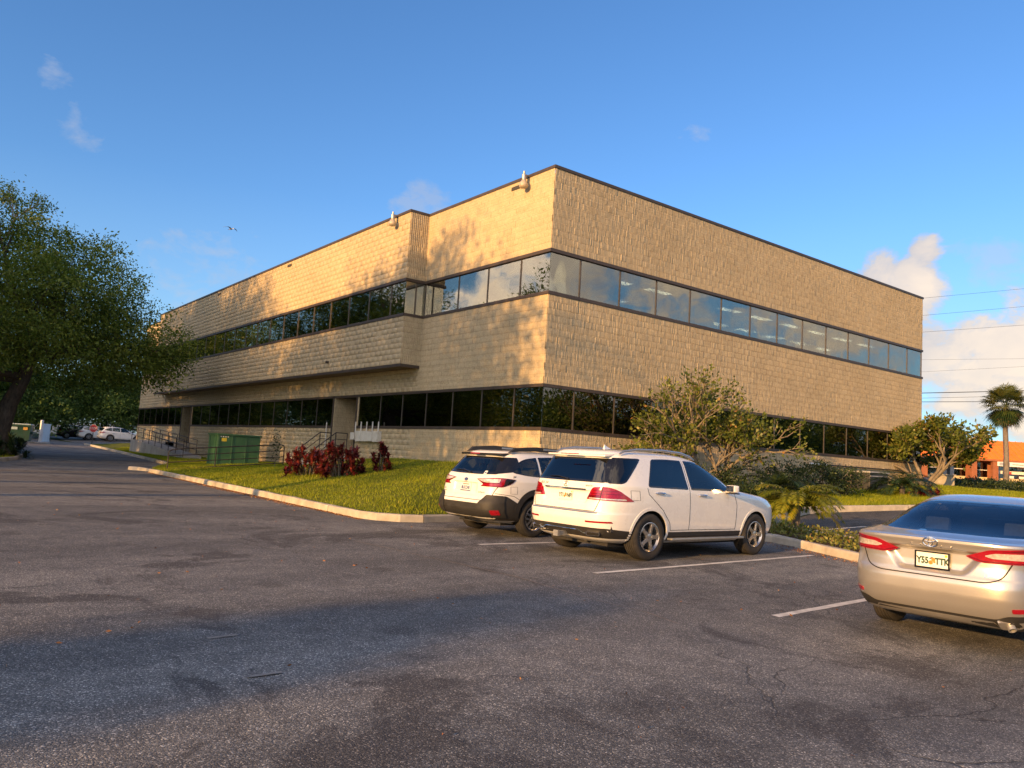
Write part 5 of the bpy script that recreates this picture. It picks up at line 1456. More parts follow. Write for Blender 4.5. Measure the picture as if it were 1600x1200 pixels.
# shrubs along the shaded wall, hedge by the road, small seedlings
def shrub(loc, label, r, h, seed, m=None, name='shrub', group='shrubs along the shaded wall', ncl=90, size=.085, L_=None, rz=0):
    rng = np.random.default_rng(seed); t = empty(name, loc, rz, label, 'shrub', group)
    bl = [(0, 0, h * .5, r, r * .8, h * .5), (r * .4, 0, h * .6, r * .6, r * .6, h * .4), (-r * .5, .1, h * .5, r * .6, r * .6, h * .42)]
    if L_: bl = [(x, 0, h * .5, .8, r, h * .5) for x in np.arange(-L_ / 2, L_ / 2, .9)]
    V, F, a, cc = cloud(bl, ncl, 26, .13, size, .5, 0, rng, .4)
    mb = MB()
    for q in cc[::4]: mb.tube([(q[0] * .3 if not L_ else q[0], q[1] * .3, -.05), tuple(q)], [.012, .006], 4)
    if L_: mb.tube([(-L_ / 2 - 1, 0, -.06), (0, .05, -.06), (L_ / 2 + 1, 0, -.06)], .03, 5)
    mb.build('stem', M_bark, t); obj('foliage', np_mesh('foliage', V, F, a), m or M_shrub, t); return t
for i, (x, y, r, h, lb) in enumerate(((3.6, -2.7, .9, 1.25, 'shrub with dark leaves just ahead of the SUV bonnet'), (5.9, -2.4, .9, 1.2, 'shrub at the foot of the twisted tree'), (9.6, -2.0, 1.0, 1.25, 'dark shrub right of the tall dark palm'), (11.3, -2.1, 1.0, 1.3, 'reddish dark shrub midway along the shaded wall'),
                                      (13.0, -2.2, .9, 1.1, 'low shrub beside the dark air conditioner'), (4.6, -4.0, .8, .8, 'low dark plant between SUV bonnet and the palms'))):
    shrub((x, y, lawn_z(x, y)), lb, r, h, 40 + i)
shrub((31, -4.2, 1.15), 'long low dark hedge beyond the saloon roof', .7, .55, 60, None, 'hedge', 'hedges by the road', 420, .11, 12, R(-37))
shrub((44, 1.0, 1.4), 'second dark hedge in front of the orange-roofed shops', .8, .55, 61, None, 'hedge', 'hedges by the road', 420, .13, 14, R(-37))
p = CF(40.5, 52); shrub((p.x, p.y, H(p.x, p.y)), 'dark bush right of the fan palm trunk', 2.0, 2.4, 62, None, 'shrub', 'bushes near the road', 220, .16)
p = CF(29.8, 40); shrub((p.x, p.y, H(p.x, p.y)), 'small rounded plant beside the grey service cabinet', .6, .9, 63, None, 'shrub', 'bushes near the road', 70, .1)
for i, (x, y, h, lb) in enumerate(((-.9, -11.4, .75, 'thin yellow-green seedling beside the saloon rear window'), (.2, -12.3, .85, 'second thin seedling, behind the saloon roof'))):
    rng = np.random.default_rng(70 + i); t = empty('seedling', (x, y, H(x, y) + .1), 0, lb, 'plant', 'yellow seedlings in the bed'); mb = MB(); cs = []
    for k in range(5):
        a = k * 1.3; e_ = Vector((math.cos(a) * .28, math.sin(a) * .28, h * rng.uniform(.6, 1))); mb.tube([(0, 0, -.05), e_ * .5 + Vector((0, 0, .1)), e_], .006, 4)
        for s in np.linspace(.35, 1, 9): cs.append(list(e_ * s))
    mb.build('stem', M_barkp, t); C = np.repeat(np.array(cs), 2, 0); V, F, a = leaf_mesh(C, rng.normal(size=C.shape), .09, .5, np.clip(rng.normal(.8, .12, len(C)), 0, 1), rng=rng); obj('leaves', np_mesh('leaves', V, F, a), M_cover, t)
rng = np.random.default_rng(77); t = empty('sapling', (-2.3, 14.9, lawn_z(-2.3, 14.9)), 0, 'thin green sapling in front of the entrance rails', 'plant')
mb = MB(); mb.tube([(0, 0, -.05), (.03, 0, .7), (0, .03, 1.5)], [.014, .01, .005], 5); mb.build('stem', M_barkp, t)
C = rng.normal(0, .13, (220, 3)) + np.array([0, 0, 1.0]) + np.stack([np.zeros(220), np.zeros(220), rng.uniform(-.6, .5, 220)], 1); V, F, a = leaf_mesh(C, rng.normal(size=C.shape), .08, .5, np.clip(rng.normal(.5, .2, 220), 0, 1), rng=rng)
obj('leaves', np_mesh('leaves', V, F, a), M_shrub, t)

# fan palm by the road
def fan_palm(loc, label, h, seed):
    rng = np.random.default_rng(seed); t = empty('fan_palm', loc, 0, label, 'palm')
    MB().tube([(0, 0, -.1), (.05, 0, h * .4), (-.05, .05, h * .8), (0, 0, h)], [.22, .19, .17, .15], 12).build('trunk', M_barkg, t, smooth=True)
    for nm, n, el, mt_, Ls, rr_ in (('fronds', 44, (-15, 80), M_fan, 1.0, .95), ('dead_skirt', 26, (-85, -30), M_dead, .8, .8), ('lower_fronds', 26, (-65, -15), M_palmd, .95, .95)):
        V = []; F = []; A = []
        for f in range(n):
            az = f * 2.399; e0 = R(rng.uniform(*el)); d = Vector((math.cos(az) * math.cos(e0), math.sin(az) * math.cos(e0), math.sin(e0))); hub = Vector((0, 0, h + .15)) + d * Ls * rng.uniform(.8, 1.1)
            s = Vector((-math.sin(az), math.cos(az), 0)); nn = s.cross(d); base = rng.normal(.5, .18)
            b = len(V); V += [Vector((0, 0, h)) - s * .02, Vector((0, 0, h)) + s * .02, hub + s * .02, hub - s * .02]; F.append((b, b + 1, b + 2, b + 3)); A += [.3] * 4
            for k in range(22):
                th = R(-115 + 230 * k / 21); dd = (d * math.cos(th) + s * math.sin(th)).normalized(); e_ = hub + dd * rr_ * rng.uniform(.85, 1.1) + Vector((0, 0, -.32 * rng.uniform(.4, 1.2))); m = hub + dd * rr_ * .55 + nn * .03
                w_ = dd.cross(nn).normalized() * .035; b = len(V); V += [hub, m + w_, e_, m - w_]; F.append((b, b + 1, b + 2, b + 3)); A += [float(np.clip(base + rng.normal(0, .12), 0, 1))] * 4
        obj(nm, np_mesh(nm, np.array([list(v) for v in V]), np.array(F), np.array(A)), mt_, t)
    return t
fan_palm((49.28, 5.71, 1.5), 'fan palm on a grey trunk in front of the orange roof', 5.9, 3)

# grass, ground cover and litter: uncountable
def pip1(poly, X, Y):
    c = np.zeros(len(X), bool); n = len(poly)
    for i in range(n):
        x0, y0 = poly[i]; x1, y1 = poly[(i + 1) % n]; cond = (y0 > Y) != (y1 > Y); xi = (x1 - x0) * (Y - y0) / (y1 - y0 + 1e-12) + x0; c ^= cond & (X < xi)
    return c
def grass(name, poly, n, zf, hmin, hmax, m, seed, wid=.006, label=None):
    rng = np.random.default_rng(seed); P = np.array(poly); X = rng.uniform(P[:, 0].min(), P[:, 0].max(), n * 4); Y = rng.uniform(P[:, 1].min(), P[:, 1].max(), n * 4); k = pip1(poly, X, Y); X = X[k][:n]; Y = Y[k][:n]; n = len(X)
    Z = np.array([zf(x, y) for x, y in zip(X, Y)]) - .01; a = rng.uniform(0, 2 * np.pi, n); patch_ = .5 + .5 * np.sin(X * 1.7 + 2 * np.sin(Y * .9)) * np.sin(Y * 1.3 + 1.5 * np.sin(X * 1.1)); h = rng.uniform(hmin, hmax, n) * (.75 + .5 * patch_); t = rng.uniform(.1, .7, n) * h
    b = rng.uniform(0, 2 * np.pi, n); w_ = wid * rng.uniform(.7, 1.5, n)
    V = np.stack([np.stack([X - np.cos(a) * w_, Y - np.sin(a) * w_, Z], 1), np.stack([X + np.cos(a) * w_, Y + np.sin(a) * w_, Z], 1), np.stack([X + np.cos(b) * t, Y + np.sin(b) * t, Z + h], 1)], 1).reshape(-1, 3)
    r_ = np.clip(rng.normal(.42, .2, n) + .25 * (patch_ - .5), 0, 1)
    return tag(obj(name, np_mesh(name, V, np.arange(n * 3).reshape(-1, 3), np.repeat(r_, 3)), m), label, 'grass', kind='stuff')
grass('grass', LAWN[:14] + [(-.2, -.02), (-.02, 8), (-.02, 52), (5, 64.9)] + LAWN[27:], 120000, lawn_z, .04, .10, M_grass, 90, .007, 'short sunlit lawn grass between kerb and building')
grass('grass', [(1.9, -6.6), (3.5, -5.6), (5.5, -4.8), (7, -4.35), (8.4, -4.4), (10.6, -5.2), (20, -8.1), (24, -9), (24, -.1), (-.1, -.1), (-.2, -6.0)], 90000, lawn_z, .05, .14, M_grass, 91, .008, 'longer grass in the bed before the shaded wall')
grass('grass', [p_ for p_ in ISL if p_[0] > -20] + [(-20, 60), (-20, 22.7)], 30000, lambda x, y: H(x, y) + .13, .05, .12, M_grass, 92, .012, 'shaded grass on the oak island')
rng = np.random.default_rng(95); n = 16000; PB = BED[:5] + [(-2.2, -18), (.0, -18)] + BED[8:]
X = rng.uniform(-2.5, 1.7, n); Y = rng.uniform(-18, -6.2, n); k = pip1(PB, X, Y); X = X[k]; Y = Y[k]; n = len(X)
C = np.stack([X, Y, np.array([H(x, y) for x, y in zip(X, Y)]) + .13 + rng.uniform(0, .16, n) * np.clip(np.sin(X * 3) * .4 + .8, .3, 1)], 1); D = rng.normal(size=C.shape); D[:, 2] = np.abs(D[:, 2])
V, F, a = leaf_mesh(C, D, .075, .55, np.clip(rng.normal(.55, .22, n), 0, 1), rng=rng)
tag(obj('ground_cover', np_mesh('cover', V, F, a), M_cover), 'low leafy ground cover in the bed behind the stall kerb', 'ground cover', kind='stuff')
# litter drifted against the kerb and scattered over the asphalt
rng = np.random.default_rng(96); PT = []
for i in range(5200):
    y = rng.uniform(-3, 17); x = -6.75 - .022 * (17 - y) - abs(rng.normal(0, .12 if 0 < y < 9 else .05)); PT.append((x - .03, y))
for i in range(500): PT.append((rng.uniform(-20, -2), rng.uniform(-16, 4)))
for i in range(900): PT.append((-.45 - abs(rng.normal(0, .25)) - max(0, -8.4 - (yy := rng.uniform(-12, -4))) * .42, yy))
PT = np.array(PT); C = np.stack([PT[:, 0], PT[:, 1], np.array([H(*q) for q in PT]) + .012], 1); D = rng.normal(size=C.shape); D[:, 2] *= .15
V, F, a = leaf_mesh(C, D, .034, .4, rng.random(len(C)), rng=rng)
tag(obj('leaf_litter', np_mesh('litter', V, F, a), M_litter), 'dry fallen leaves and needles along the kerb', 'litter', kind='stuff')

# trees standing left of and behind the viewpoint: they throw the shadows and fill the panes
SH = [(-29, -1.2, 15.9, 5.0, 1), (-32, 3.2, 15.4, 4.6, 7), (-33, 8.5, 14.2, 4.6, 2), (-36, 16, 18.5, 5.5, 3), (-33, 24, 22.5, 7.0, 4), (-31, 33.0, 19.0, 6.4, 5), (-29, 43, 16.0, 6.0, 6)]
"""off-frame trees"""
LB = ['oak left of the viewpoint whose shadow crosses the near bay', 'slender oak between the first two of the row across the drive', 'oak across the drive, second in the row from the viewpoint', 'oak across the drive, middle of the row', 'oak across the drive, fourth in the row', 'oak across the drive, fifth in the row', 'oak across the drive, farthest of the row']
for (x, y, h, r, s), lb in zip(SH, LB):
    bl = [(0, 0, h * .72, r, r, h * .2), (r * .5, r * .4, h * .6, r * .6, r * .6, h * .2), (-r * .5, -r * .4, h * .6, r * .65, r * .65, h * .2), (.3, r * .6, h * .72, r * .6, r * .6, h * .2), (-.2, -r * .6, h * .7, r * .55, r * .55, h * .18), (.2, .1, h * .88, r * .6, r * .6, h * .12)]
    if y > 15: bl += [(r * .3, -r * .3, h * .30, r * .7, r * .7, h * .2), (-r * .3, r * .4, h * .26, r * .7, r * .7, h * .2)]
    tree('oak_tree', (x, y, 0), lb, bl, [(0, 0, 0), (.1, .1, h * .16), (-.15, .2, h * .3), (.1, .0, h * .42)], 600 if y < 12 else 950, 36, .24, M_oak, M_bark, .5, .5, 'oaks across the drive', r0=.42, seed=200 + s, twigs=.08)
for i, (x, y, h, r) in enumerate(((-4, -62, 8, 5), (10, -58, 7, 5), (24, -60, 9, 5), (40, -55, 8, 5), (58, -48, 8, 5))):
    bl = [(0, 0, h * .6, r, r, h * .38), (r * .5, 0, h * .45, r * .6, r * .6, h * .3), (-r * .5, 0, h * .45, r * .6, r * .6, h * .3)]
    tree('tree', (x, y, H(x, y)), ['tree behind the viewpoint, first of the rear row', 'low tree behind the viewpoint, second of the rear row', 'tallest tree of the rear row', 'tree of the rear row near the street', 'last tree of the rear row by the street'][i], bl, [(0, 0, 0), (0, .1, h * .2), (.1, 0, h * .35)], 300, 26, .32, M_oakf, M_bark, .6, .55, 'trees behind the car park', r0=.25, seed=300 + i, twigs=.02)
# ------------------------------------------------------------------ street furniture and the rest
M_green = mat('transformer_green', (.045, .125, .055), .5, var=.1, vscale=3, bmp=.05, dirt=(.10, .16, .09))
M_greend = mat('dumpster_green', (.008, .045, .034), .5, var=.15, vscale=3, dirt=(.03, .05, .04))
M_lid = mat('dumpster_lid', (.35, .45, .50), .5, var=.1, vscale=4)
M_rail = mat('painted_iron', (.035, .028, .024), .55, var=.25, vscale=14, bmp=.1, dirt=(.10, .05, .03))
M_vinyl = mat('white_vinyl', (.72, .74, .76), .5, var=.05, vscale=2, dirt=(.5, .5, .48))
M_stop = mat('stop_red', (.42, .02, .03), .45, var=.12, vscale=8)
M_signw = mat('sign_white', (.78, .76, .70), .45, var=.05)
M_sticky = mat('yellow_sticker', (.65, .50, .04), .5, var=.1)
M_orange = mat('orange_tile', (.85, .21, .02), .6, var=.12, vscale=1.2, bmp=.2, bscale=8)
M_stucco = mat('cream_stucco', (.62, .48, .26), .85, var=.12, vscale=.8, bmp=.2, bscale=30)
M_brick = mat('red_brown_wall', (.28, .10, .045), .85, var=.2, vscale=1.5, bmp=.2, bscale=20)
M_grey = mat('service_grey', (.33, .34, .36), .5, var=.12, vscale=3, dirt=(.25, .24, .22))
M_ac = mat('condenser_dark', (.03, .032, .036), .5, var=.2, vscale=6)
M_wire = mat('wire_black', (.02, .02, .02), .6)
M_pole = mat_bark('utility_pole_wood', (.10, .075, .055), (.2, .16, .12))

# green pad-mounted cabinet
tx0, tx1, ty0, ty1 = -3.2, -1.15, 20.0, 21.4; tz = .32
t = empty('transformer_cabinet', ((tx0 + tx1) / 2, ty0, tz), 0, 'green steel utility cabinet behind the guard rail on the lawn', 'cabinet')
w_ = (tx1 - tx0) / 2
MB().box(-w_ - .15, w_ + .15, -.15, 1.55, -.35, .02, .02).build('concrete_pad', M_conc, t)
MB().box(-w_, w_, 0, 1.4, .021, 1.45, .015).build('cabinet_body', M_green, t)
MB().box(-w_ - .05, w_ + .05, -.06, 1.46, 1.451, 1.53, .012).build('cabinet_lid', M_green, t)
for x in (-w_ + .05, -w_ * .33, w_ * .33, w_ - .05): MB().box(x - .03, x + .03, -.035, -.001, .05, 1.42, .006).build('stiffener', M_green, t)
for y in (.25, 1.15): MB().box(-w_ - .035, -w_ - .001, y - .04, y + .04, .05, 1.42, .006).build('stiffener', M_green, t)
MB().box(-w_ + .18, -w_ + .42, -.006, -.001, 1.16, 1.32).build('warning_sticker', M_sticky, t)
for i in range(4): MB().box(-w_ + .12 + i * .11, -w_ + .18 + i * .11, -.006, -.001, 1.36, 1.41).build('number_sticker', M_signw, t)

# guard rail in front of it
t = empty('guard_rail', (-6.1, 17.0, 0), 0, 'low brown four-bar guard rail running from the kerb across the lawn', 'railing')
def gz(x): return .02 + (x + 6.1) * .095
pts = lambda dz: [(x + 6.1, 0, gz(x) + dz) for x in np.linspace(-6.1, -1.1, 9)]
MB().tube([(0, 0, -.25), (0, 0, .86), (.05, 0, .96), (.16, 0, 1.0)] + pts(1.0)[1:-1] + [(4.86, 0, gz(-1.3) + 1.0), (4.96, 0, gz(-1.1) + .95), (5.0, 0, gz(-1.1) + .85), (5.0, 0, .1)], .026, 8).build('top_rail', M_rail, t, smooth=True)
for dz in (.72, .44, .16): MB().tube(pts(dz), .02, 8).build('bar', M_rail, t, smooth=True)
for x in (-4.15,): MB().tube([(x + 6.1, 0, -.3), (x + 6.1, 0, gz(x) + 1.0)], .026, 8).build('post', M_rail, t, smooth=True)

# entrance steps and rails
t = empty('entrance_steps', (-.9, 13.3, 0), 0, 'concrete entrance steps between two iron handrails', 'steps')
for k in range(4):
    MB().box(-.3 * (k + 1), -.3 * k - .002, -.85, .95, .2, 1.22 - .165 * (k + 1), .01).build('step', M_conc2, t)
def stair_rail(y, lab):
    t = empty('handrail', (0, y, 0), 0, lab, 'railing', 'iron handrails at the entrance steps')
    for k, dz in enumerate((0, -.27, -.54, -.8)):
        MB().tube([(-1.55, 0, 1.36 + dz), (-.62, 0, 2.12 + dz), (-.1, 0, 2.12 + dz)], .022 if k == 0 else .016, 8).build('bar', M_rail, t, smooth=True)
    for x, z0, z1 in ((-1.55, .3, 1.36), (-.62, 1.0, 2.12), (-.1, 1.1, 2.12)): MB().tube([(x, 0, z0), (x, 0, z1)], .022, 8).build('post', M_rail, t, smooth=True)
stair_rail(14.28, 'left handrail of the entrance steps, beside the sapling'); stair_rail(12.7, 'right handrail of the entrance steps, before the ribbed recess')

# wheelchair ramp at the far entrance
t = empty('access_ramp', (-1.5, 30, 0), 0, 'concrete access ramp climbing along the far end of the building', 'ramp')
MB().add([(-.55, 0, -.2), (.55, 0, -.2), (.55, 12, -.2), (-.55, 12, -.2), (-.55, 0, .52), (.55, 0, .52), (.55, 12, 1.25), (-.55, 12, 1.25)], [(0, 3, 2, 1), (4, 5, 6, 7), (0, 1, 5, 4), (1, 2, 6, 5), (2, 3, 7, 6), (3, 0, 4, 7)]).build('slope', M_conc2, t)
MB().box(-.55, 1.48, 12.003, 13.4, -.2, 1.25).build('landing', M_conc2, t)
MB().box(.60, 1.48, 6.0, 12.0, -.2, 1.246).build('walkway', M_conc2, t)
def ramp_rail(x, lab, y0, y1, z0, z1, n):
    t = empty('ramp_railing', (x, y0, 0), 0, lab, 'railing', 'railings of the access ramp')
    f = lambda s, dz: (0, (y1 - y0) * s, z0 + (z1 - z0) * s + dz)
    for dz in (.92, .62, .32): MB().tube([f(0, dz), f(1, dz)], .02, 7).build('bar', M_rail, t, smooth=True)
    for k in range(n): MB().tube([f(k / (n - 1), -.1), f(k / (n - 1), .92)], .02, 7).build('post', M_rail, t, smooth=True)
ramp_rail(-2.0, 'outer sloping railing of the access ramp, nearest the drive', 30, 43.3, .52, 1.28, 9)
ramp_rail(-.98, 'inner railing of the access ramp, closer to the wall', 31, 42, .55, 1.25, 6)

# dumpster, gate, fence, stop sign
t = empty('dumpster', (-7.4, 61.2, H(-7, 61) + .02), R(-14), 'dark green steel dumpster with pale lid at the end of the drive', 'dumpster')
prof = [(-1.2, .12), (1.2, .12), (1.25, 1.5), (-1.25, 1.5)]
MB().add([(-1.15, -.75, .12), (1.15, -.75, .12), (1.15, .75, .12), (-1.15, .75, .12), (-1.22, -.85, 1.5), (1.22, -.85, 1.5), (1.22, .85, 1.5), (-1.22, .85, 1.5)], [(0, 3, 2, 1), (4, 5, 6, 7), (0, 1, 5, 4), (1, 2, 6, 5), (2, 3, 7, 6), (3, 0, 4, 7)]).box(-1.28, 1.28, -.92, -.851, 1.36, 1.5).build('bin_body', M_greend, t)
for x in (-.62, .62): MB().box(x - .6, x + .6, -.93, .9, 1.503, 1.60, .03).build('lid', M_lid, t)
for x in (-1.28, 1.28): MB().box(x - .09, x + .09, -.5, .5, .75, .95).build('lift_pocket', M_greend, t)
MB().box(-.35, .25, -.866, -.853, 1.08, 1.3).build('company_label', M_lid, t); MB().box(.68, 1.0, -.866, -.853, 1.08, 1.3).build('warning_label', mat('faded_orange', (.5, .28, .06), .6), t)
for x in (-.9, .9): MB().lathe([(0, -.03), (.07, -.03), (.07, .03), (0, .03)], 12, Matrix.Translation((x, -.6, .07)) @ Matrix.Rotation(R(90), 4, 'Y')).build('caster', M_tyre, t)
t = empty('enclosure_gate', (-5.35, 62.5, H(-5, 62)), R(68), 'white panelled dumpster gate standing open on its thick post', 'gate')
MB().tube([(0, 0, -.2), (0, 0, 2.0)], .13, 4).tube([(0, 0, 2.0), (0, 0, 2.06)], [.16, .02], 4).build('post', M_vinyl, t)
for k in range(9): MB().box(.16 + k * .28, .16 + k * .28 + .272, -.02, .02, .15, 1.75).build('board', M_vinyl, t)
for z in (.2, 1.68): MB().box(.14, 2.7, -.045, .045, z - .06, z + .06).build('cross_rail', M_vinyl, t)
MB().lathe([(.0, -.02), (.8, -.02), (.8, .06), (.75, .1), (0, .1)], 20).build('footing', M_conc, t)
def white_fence(name, p0, p1, h, label, n):
    d = Vector((p1.x - p0.x, p1.y - p0.y)); L_ = d.length; t = empty(name, (p0.x, p0.y, H(p0.x, p0.y)), math.atan2(d.y, d.x), label, 'fence')
    z1 = H(p1.x, p1.y) - H(p0.x, p0.y)
    for k in range(n):
        x0 = L_ * k / n; zz = z1 * (k + .5) / n
        MB().box(x0 + .07, x0 + L_ / n - .07, -.02, .02, .05 + zz, h + zz).build('panel', M_vinyl, t); MB().box(x0 - .065, x0 + .065, -.065, .065, -.2 + zz, h + .1 + zz).build('post', M_vinyl, t)
    return t
white_fence('white_fence', CF(-92, 128), CF(-60, 122), 1.85, 'long white vinyl fence far behind the parked cars', 16)
t = empty('stop_sign', (-.35, 67.6, H(-.35, 67.6)), R(-30), 'red octagonal stop sign on a low post before the parked cars', 'sign')
oc = [(.40 * math.cos(R(22.5 + 45 * k)), .40 * math.sin(R(22.5 + 45 * k))) for k in range(8)]
TM = Matrix.Translation((0, -.04, 1.55)) @ Matrix.Rotation(R(90), 4, 'X')
MB().prism(oc, 0, .004, TM).build('sign_border', M_signw, t); MB().prism([(x * .94, y * .94) for x, y in oc], .004, .007, TM).build('sign_face', M_stop, t)
text_obj('STOP', .30, .002, TM @ Matrix.Translation((0, 0, .009)), 'sign_lettering', M_signw, t, .85)
MB().box(-.03, .03, -.036, .02, -.3, 1.9).build('post', M_ac, t)

# cars at the far end
FG = 'cars parked at the far end of the drive'
fc = build_crossover((3.2, 79.2, H(4, 80)), R(-88), 'white SUV seen from behind at the far end, right of the stop sign', M_white, FG, False, False)
c2 = copy_tree(fc); c2.location = (1.9, 84.2, H(3, 84)); c2['label'] = 'white car half hidden between the dark car and the far white SUV'
M_dcar = M_dred
c3 = build_crossover((.4, 88.6, H(2, 88)), R(-92), 'dark red car right behind the stop sign at the far end', M_dred, FG, False, False)

# air conditioner, pipe and service cabinet at the shaded facade
t = empty('condenser_unit', (17.3, -.95, H(17.3, -.95) + .12), 0, 'dark air conditioner with pale top at the foot of the shaded wall', 'air conditioner')
MB().box(-.75, .75, -.4, .4, 0, .78, .02).build('casing', M_ac, t); MB().box(-.8, .8, -.45, .45, .781, .84, .015).build('top_cover', M_grey, t)
for k in range(6): MB().box(-.7, .7, -.425, -.401, .08 + k * .11, .12 + k * .11).build('louvre', M_grey if k == 5 else M_ac, t)
t = empty('wall_pipe', (14.2, -.10, 1.98), 0, 'thin pale pipe fixed along the base of the shaded wall', 'pipe')
MB().tube([(0, 0, 0), (1.2, 0, .0)], .045, 8).build('pale_length', M_vinyl, t); MB().tube([(1.2, 0, 0), (8.5, 0, .0)], .03, 8).build('dark_length', M_ac, t)
for x in (.3, 3, 6): MB().box(x - .03, x + .03, -.02, .1, -.05, .05).build('clip', M_galv, t)
p = Vector((26.85, .15, 1.1)); t = empty('service_cabinet', p, R(-37), 'tall grey service cabinet with dark slot at the far building corner', 'cabinet')
MB().box(-.28, .28, -.25, .25, -.3, 2.2, .02).build('cabinet_body', M_grey, t); MB().box(-.10, .06, -.262, -.251, .7, 2.0).build('dark_slot', M_ac, t); MB().box(-.32, .32, -.29, .29, 2.201, 2.25).build('cabinet_cap', M_grey, t)
t = empty('low_wall', (25.3, -.35, .95), R(-37), 'low pale masonry pier beside the grey service cabinet', 'wall'); MB().box(-.5, .5, -.2, .2, -.2, .95, .01).build('pier', M_conc, t); MB().box(-.55, .55, -.25, .25, .951, 1.02, .01).build('cap', M_conc2, t)

# row of shops with an orange roof
o = CF(62, 107); e_ = CF(140, 104); ang = math.atan2(e_.y - o.y, e_.x - o.x)
t = empty('shop_row', (o.x, o.y, 2.25), ang, 'row of shops under a steep bright orange roof across the road', 'building')
MB().box(-8, 70, .3, 14, -.5, 3.4).build('wall', M_brick, t)
MB().add([(-9, -1.4, 2.95), (71, -1.4, 2.95), (71, 3.4, 5.75), (-9, 3.4, 5.75), (71, 14, 5.75), (-9, 14, 5.75), (-9, 14, 2.95), (71, 14, 2.95)], [(0, 1, 2, 3), (3, 2, 4, 5), (5, 4, 7, 6), (0, 3, 5, 6), (1, 7, 4, 2), (0, 6, 7, 1)]).build('roof', M_orange, t)
rb_ = t.children[-1]
MB().box(-9, 71, -1.45, -1.38, 2.72, 2.96).build('fascia', M_brick, t)
sm_ = MB()
for k in range(100):
    x = -9 + k * .8; sm_.add([(x - .03, -1.41, 2.97), (x + .03, -1.41, 2.97), (x + .03, 3.39, 5.80), (x - .03, 3.39, 5.80), (x, -1.44, 3.03), (x, 3.38, 5.86)], [(0, 4, 5, 3), (4, 1, 2, 5)])
sm_.build('roof_seams', M_orange, rb_)
MB().box(-9, 71, -2.6, .29, -.3, -.05).build('walkway', M_stucco, t)
for x in (-6, .5, 3.3, 10.5, 16.0, 24): MB().box(x - .35, x + .35, -1.3, -.75, -.05, 2.71).build('column', M_brick, t)
for (x0, x1) in ((-5, .1), (1.2, 3.0), (3.9, 9.0), (12.3, 15.5), (16.6, 23)):
    wn = MB().box(x0, x1, .2, .29, .55, 2.5).build('window', M_glo, t)
    MB().box(x0, x1, .12, .199, -.05, .54).build('sill_wall', M_stucco, wn)
    MB().box(x0, x1, .15, .199, 1.46, 1.54).build('window_rail', M_signw, wn)
MB().box(9.3, 10.1, .2, .29, .0, 2.5).build('door', M_glo, t); MB().box(11.0, 12.2, .15, .29, 0, 2.5).build('door', M_stucco, t)
s1 = MB().box(3.4, 9.2, -1.6, -1.452, 2.12, 2.70).build('shop_sign', M_signw, t); s2 = MB().box(12.6, 20, -1.6, -1.452, 2.05, 2.72).build('shop_sign', M_signw, t)
SM = lambda x, z: Matrix.Translation((x, -1.606, z)) @ Matrix.Rotation(R(90), 4, 'X')
M_amber = mat('sign_amber', (.75, .42, .05), .5, var=.1); M_redl = mat('sign_red', (.6, .06, .05), .5, var=.1)
MB().box(3.6, 5.0, -1.604, -1.601, 2.2, 2.62).build('sign_block', M_grey, s1); MB().box(7.2, 8.9, -1.604, -1.601, 2.2, 2.6).build('sign_block', M_amber, s1)
MB().box(5.3, 6.8, -1.604, -1.601, 2.36, 2.44).build('sign_line', M_redl, s1); MB().box(13.4, 15.2, -1.604, -1.601, 2.25, 2.5).build('sign_block', M_redl, s2); MB().box(16, 18, -1.604, -1.601, 2.3, 2.46).build('sign_block', M_amber, s2)
for (x, z, w2, m_) in ((4.5, 1.3, .5, M_signw), (6.0, 1.3, .35, M_redl), (7.4, 1.3, 1.2, M_signw), (7.6, 2.0, .7, M_signw), (6.2, .75, .3, M_signw), (7.6, .75, .4, M_signw), (13.0, 1.6, .6, M_redl), (13.4, .9, .5, M_signw)): MB().box(x - w2, x + w2, .12, .149, z - .16, z + .16).build('window_poster', m_, t)
M_road = M_asph2
tag(obj('road', poly_sheet([(CF(34, 60) + Vector((0, 0, 0)))[:2], CF(150, 56)[:2], CF(150, 70)[:2], CF(30, 76)[:2]], 6, lambda x, y: H(x, y) - .03), M_road), kind='structure')
tag(obj('shop_forecourt', poly_sheet([CF(34, 78)[:2], CF(150, 72)[:2], CF(150, 101)[:2], CF(34, 105)[:2]], 6, lambda x, y: H(x, y) - .03), M_road), kind='structure')
t = empty('flower_tub', CF(74.4, 98, 2.0), 0, 'tub of pink flowers on the verge before the shops', 'plant'); MB().lathe([(.5, 0), (.6, .5), (.5, .5)], 16).build('tub', M_stucco, t)
rng = np.random.default_rng(5); C = rng.normal(0, .35, (500, 3)) + np.array([0, 0, .9]); V, F, a = leaf_mesh(C, rng.normal(size=C.shape), .16, .6, rng.random(500), rng=rng)
obj('flowers', np_mesh('fl', V, F, a), mat_leaf('pink_petal', [(0, (.45, .10, .20)), (1, (.75, .35, .45))]), t)

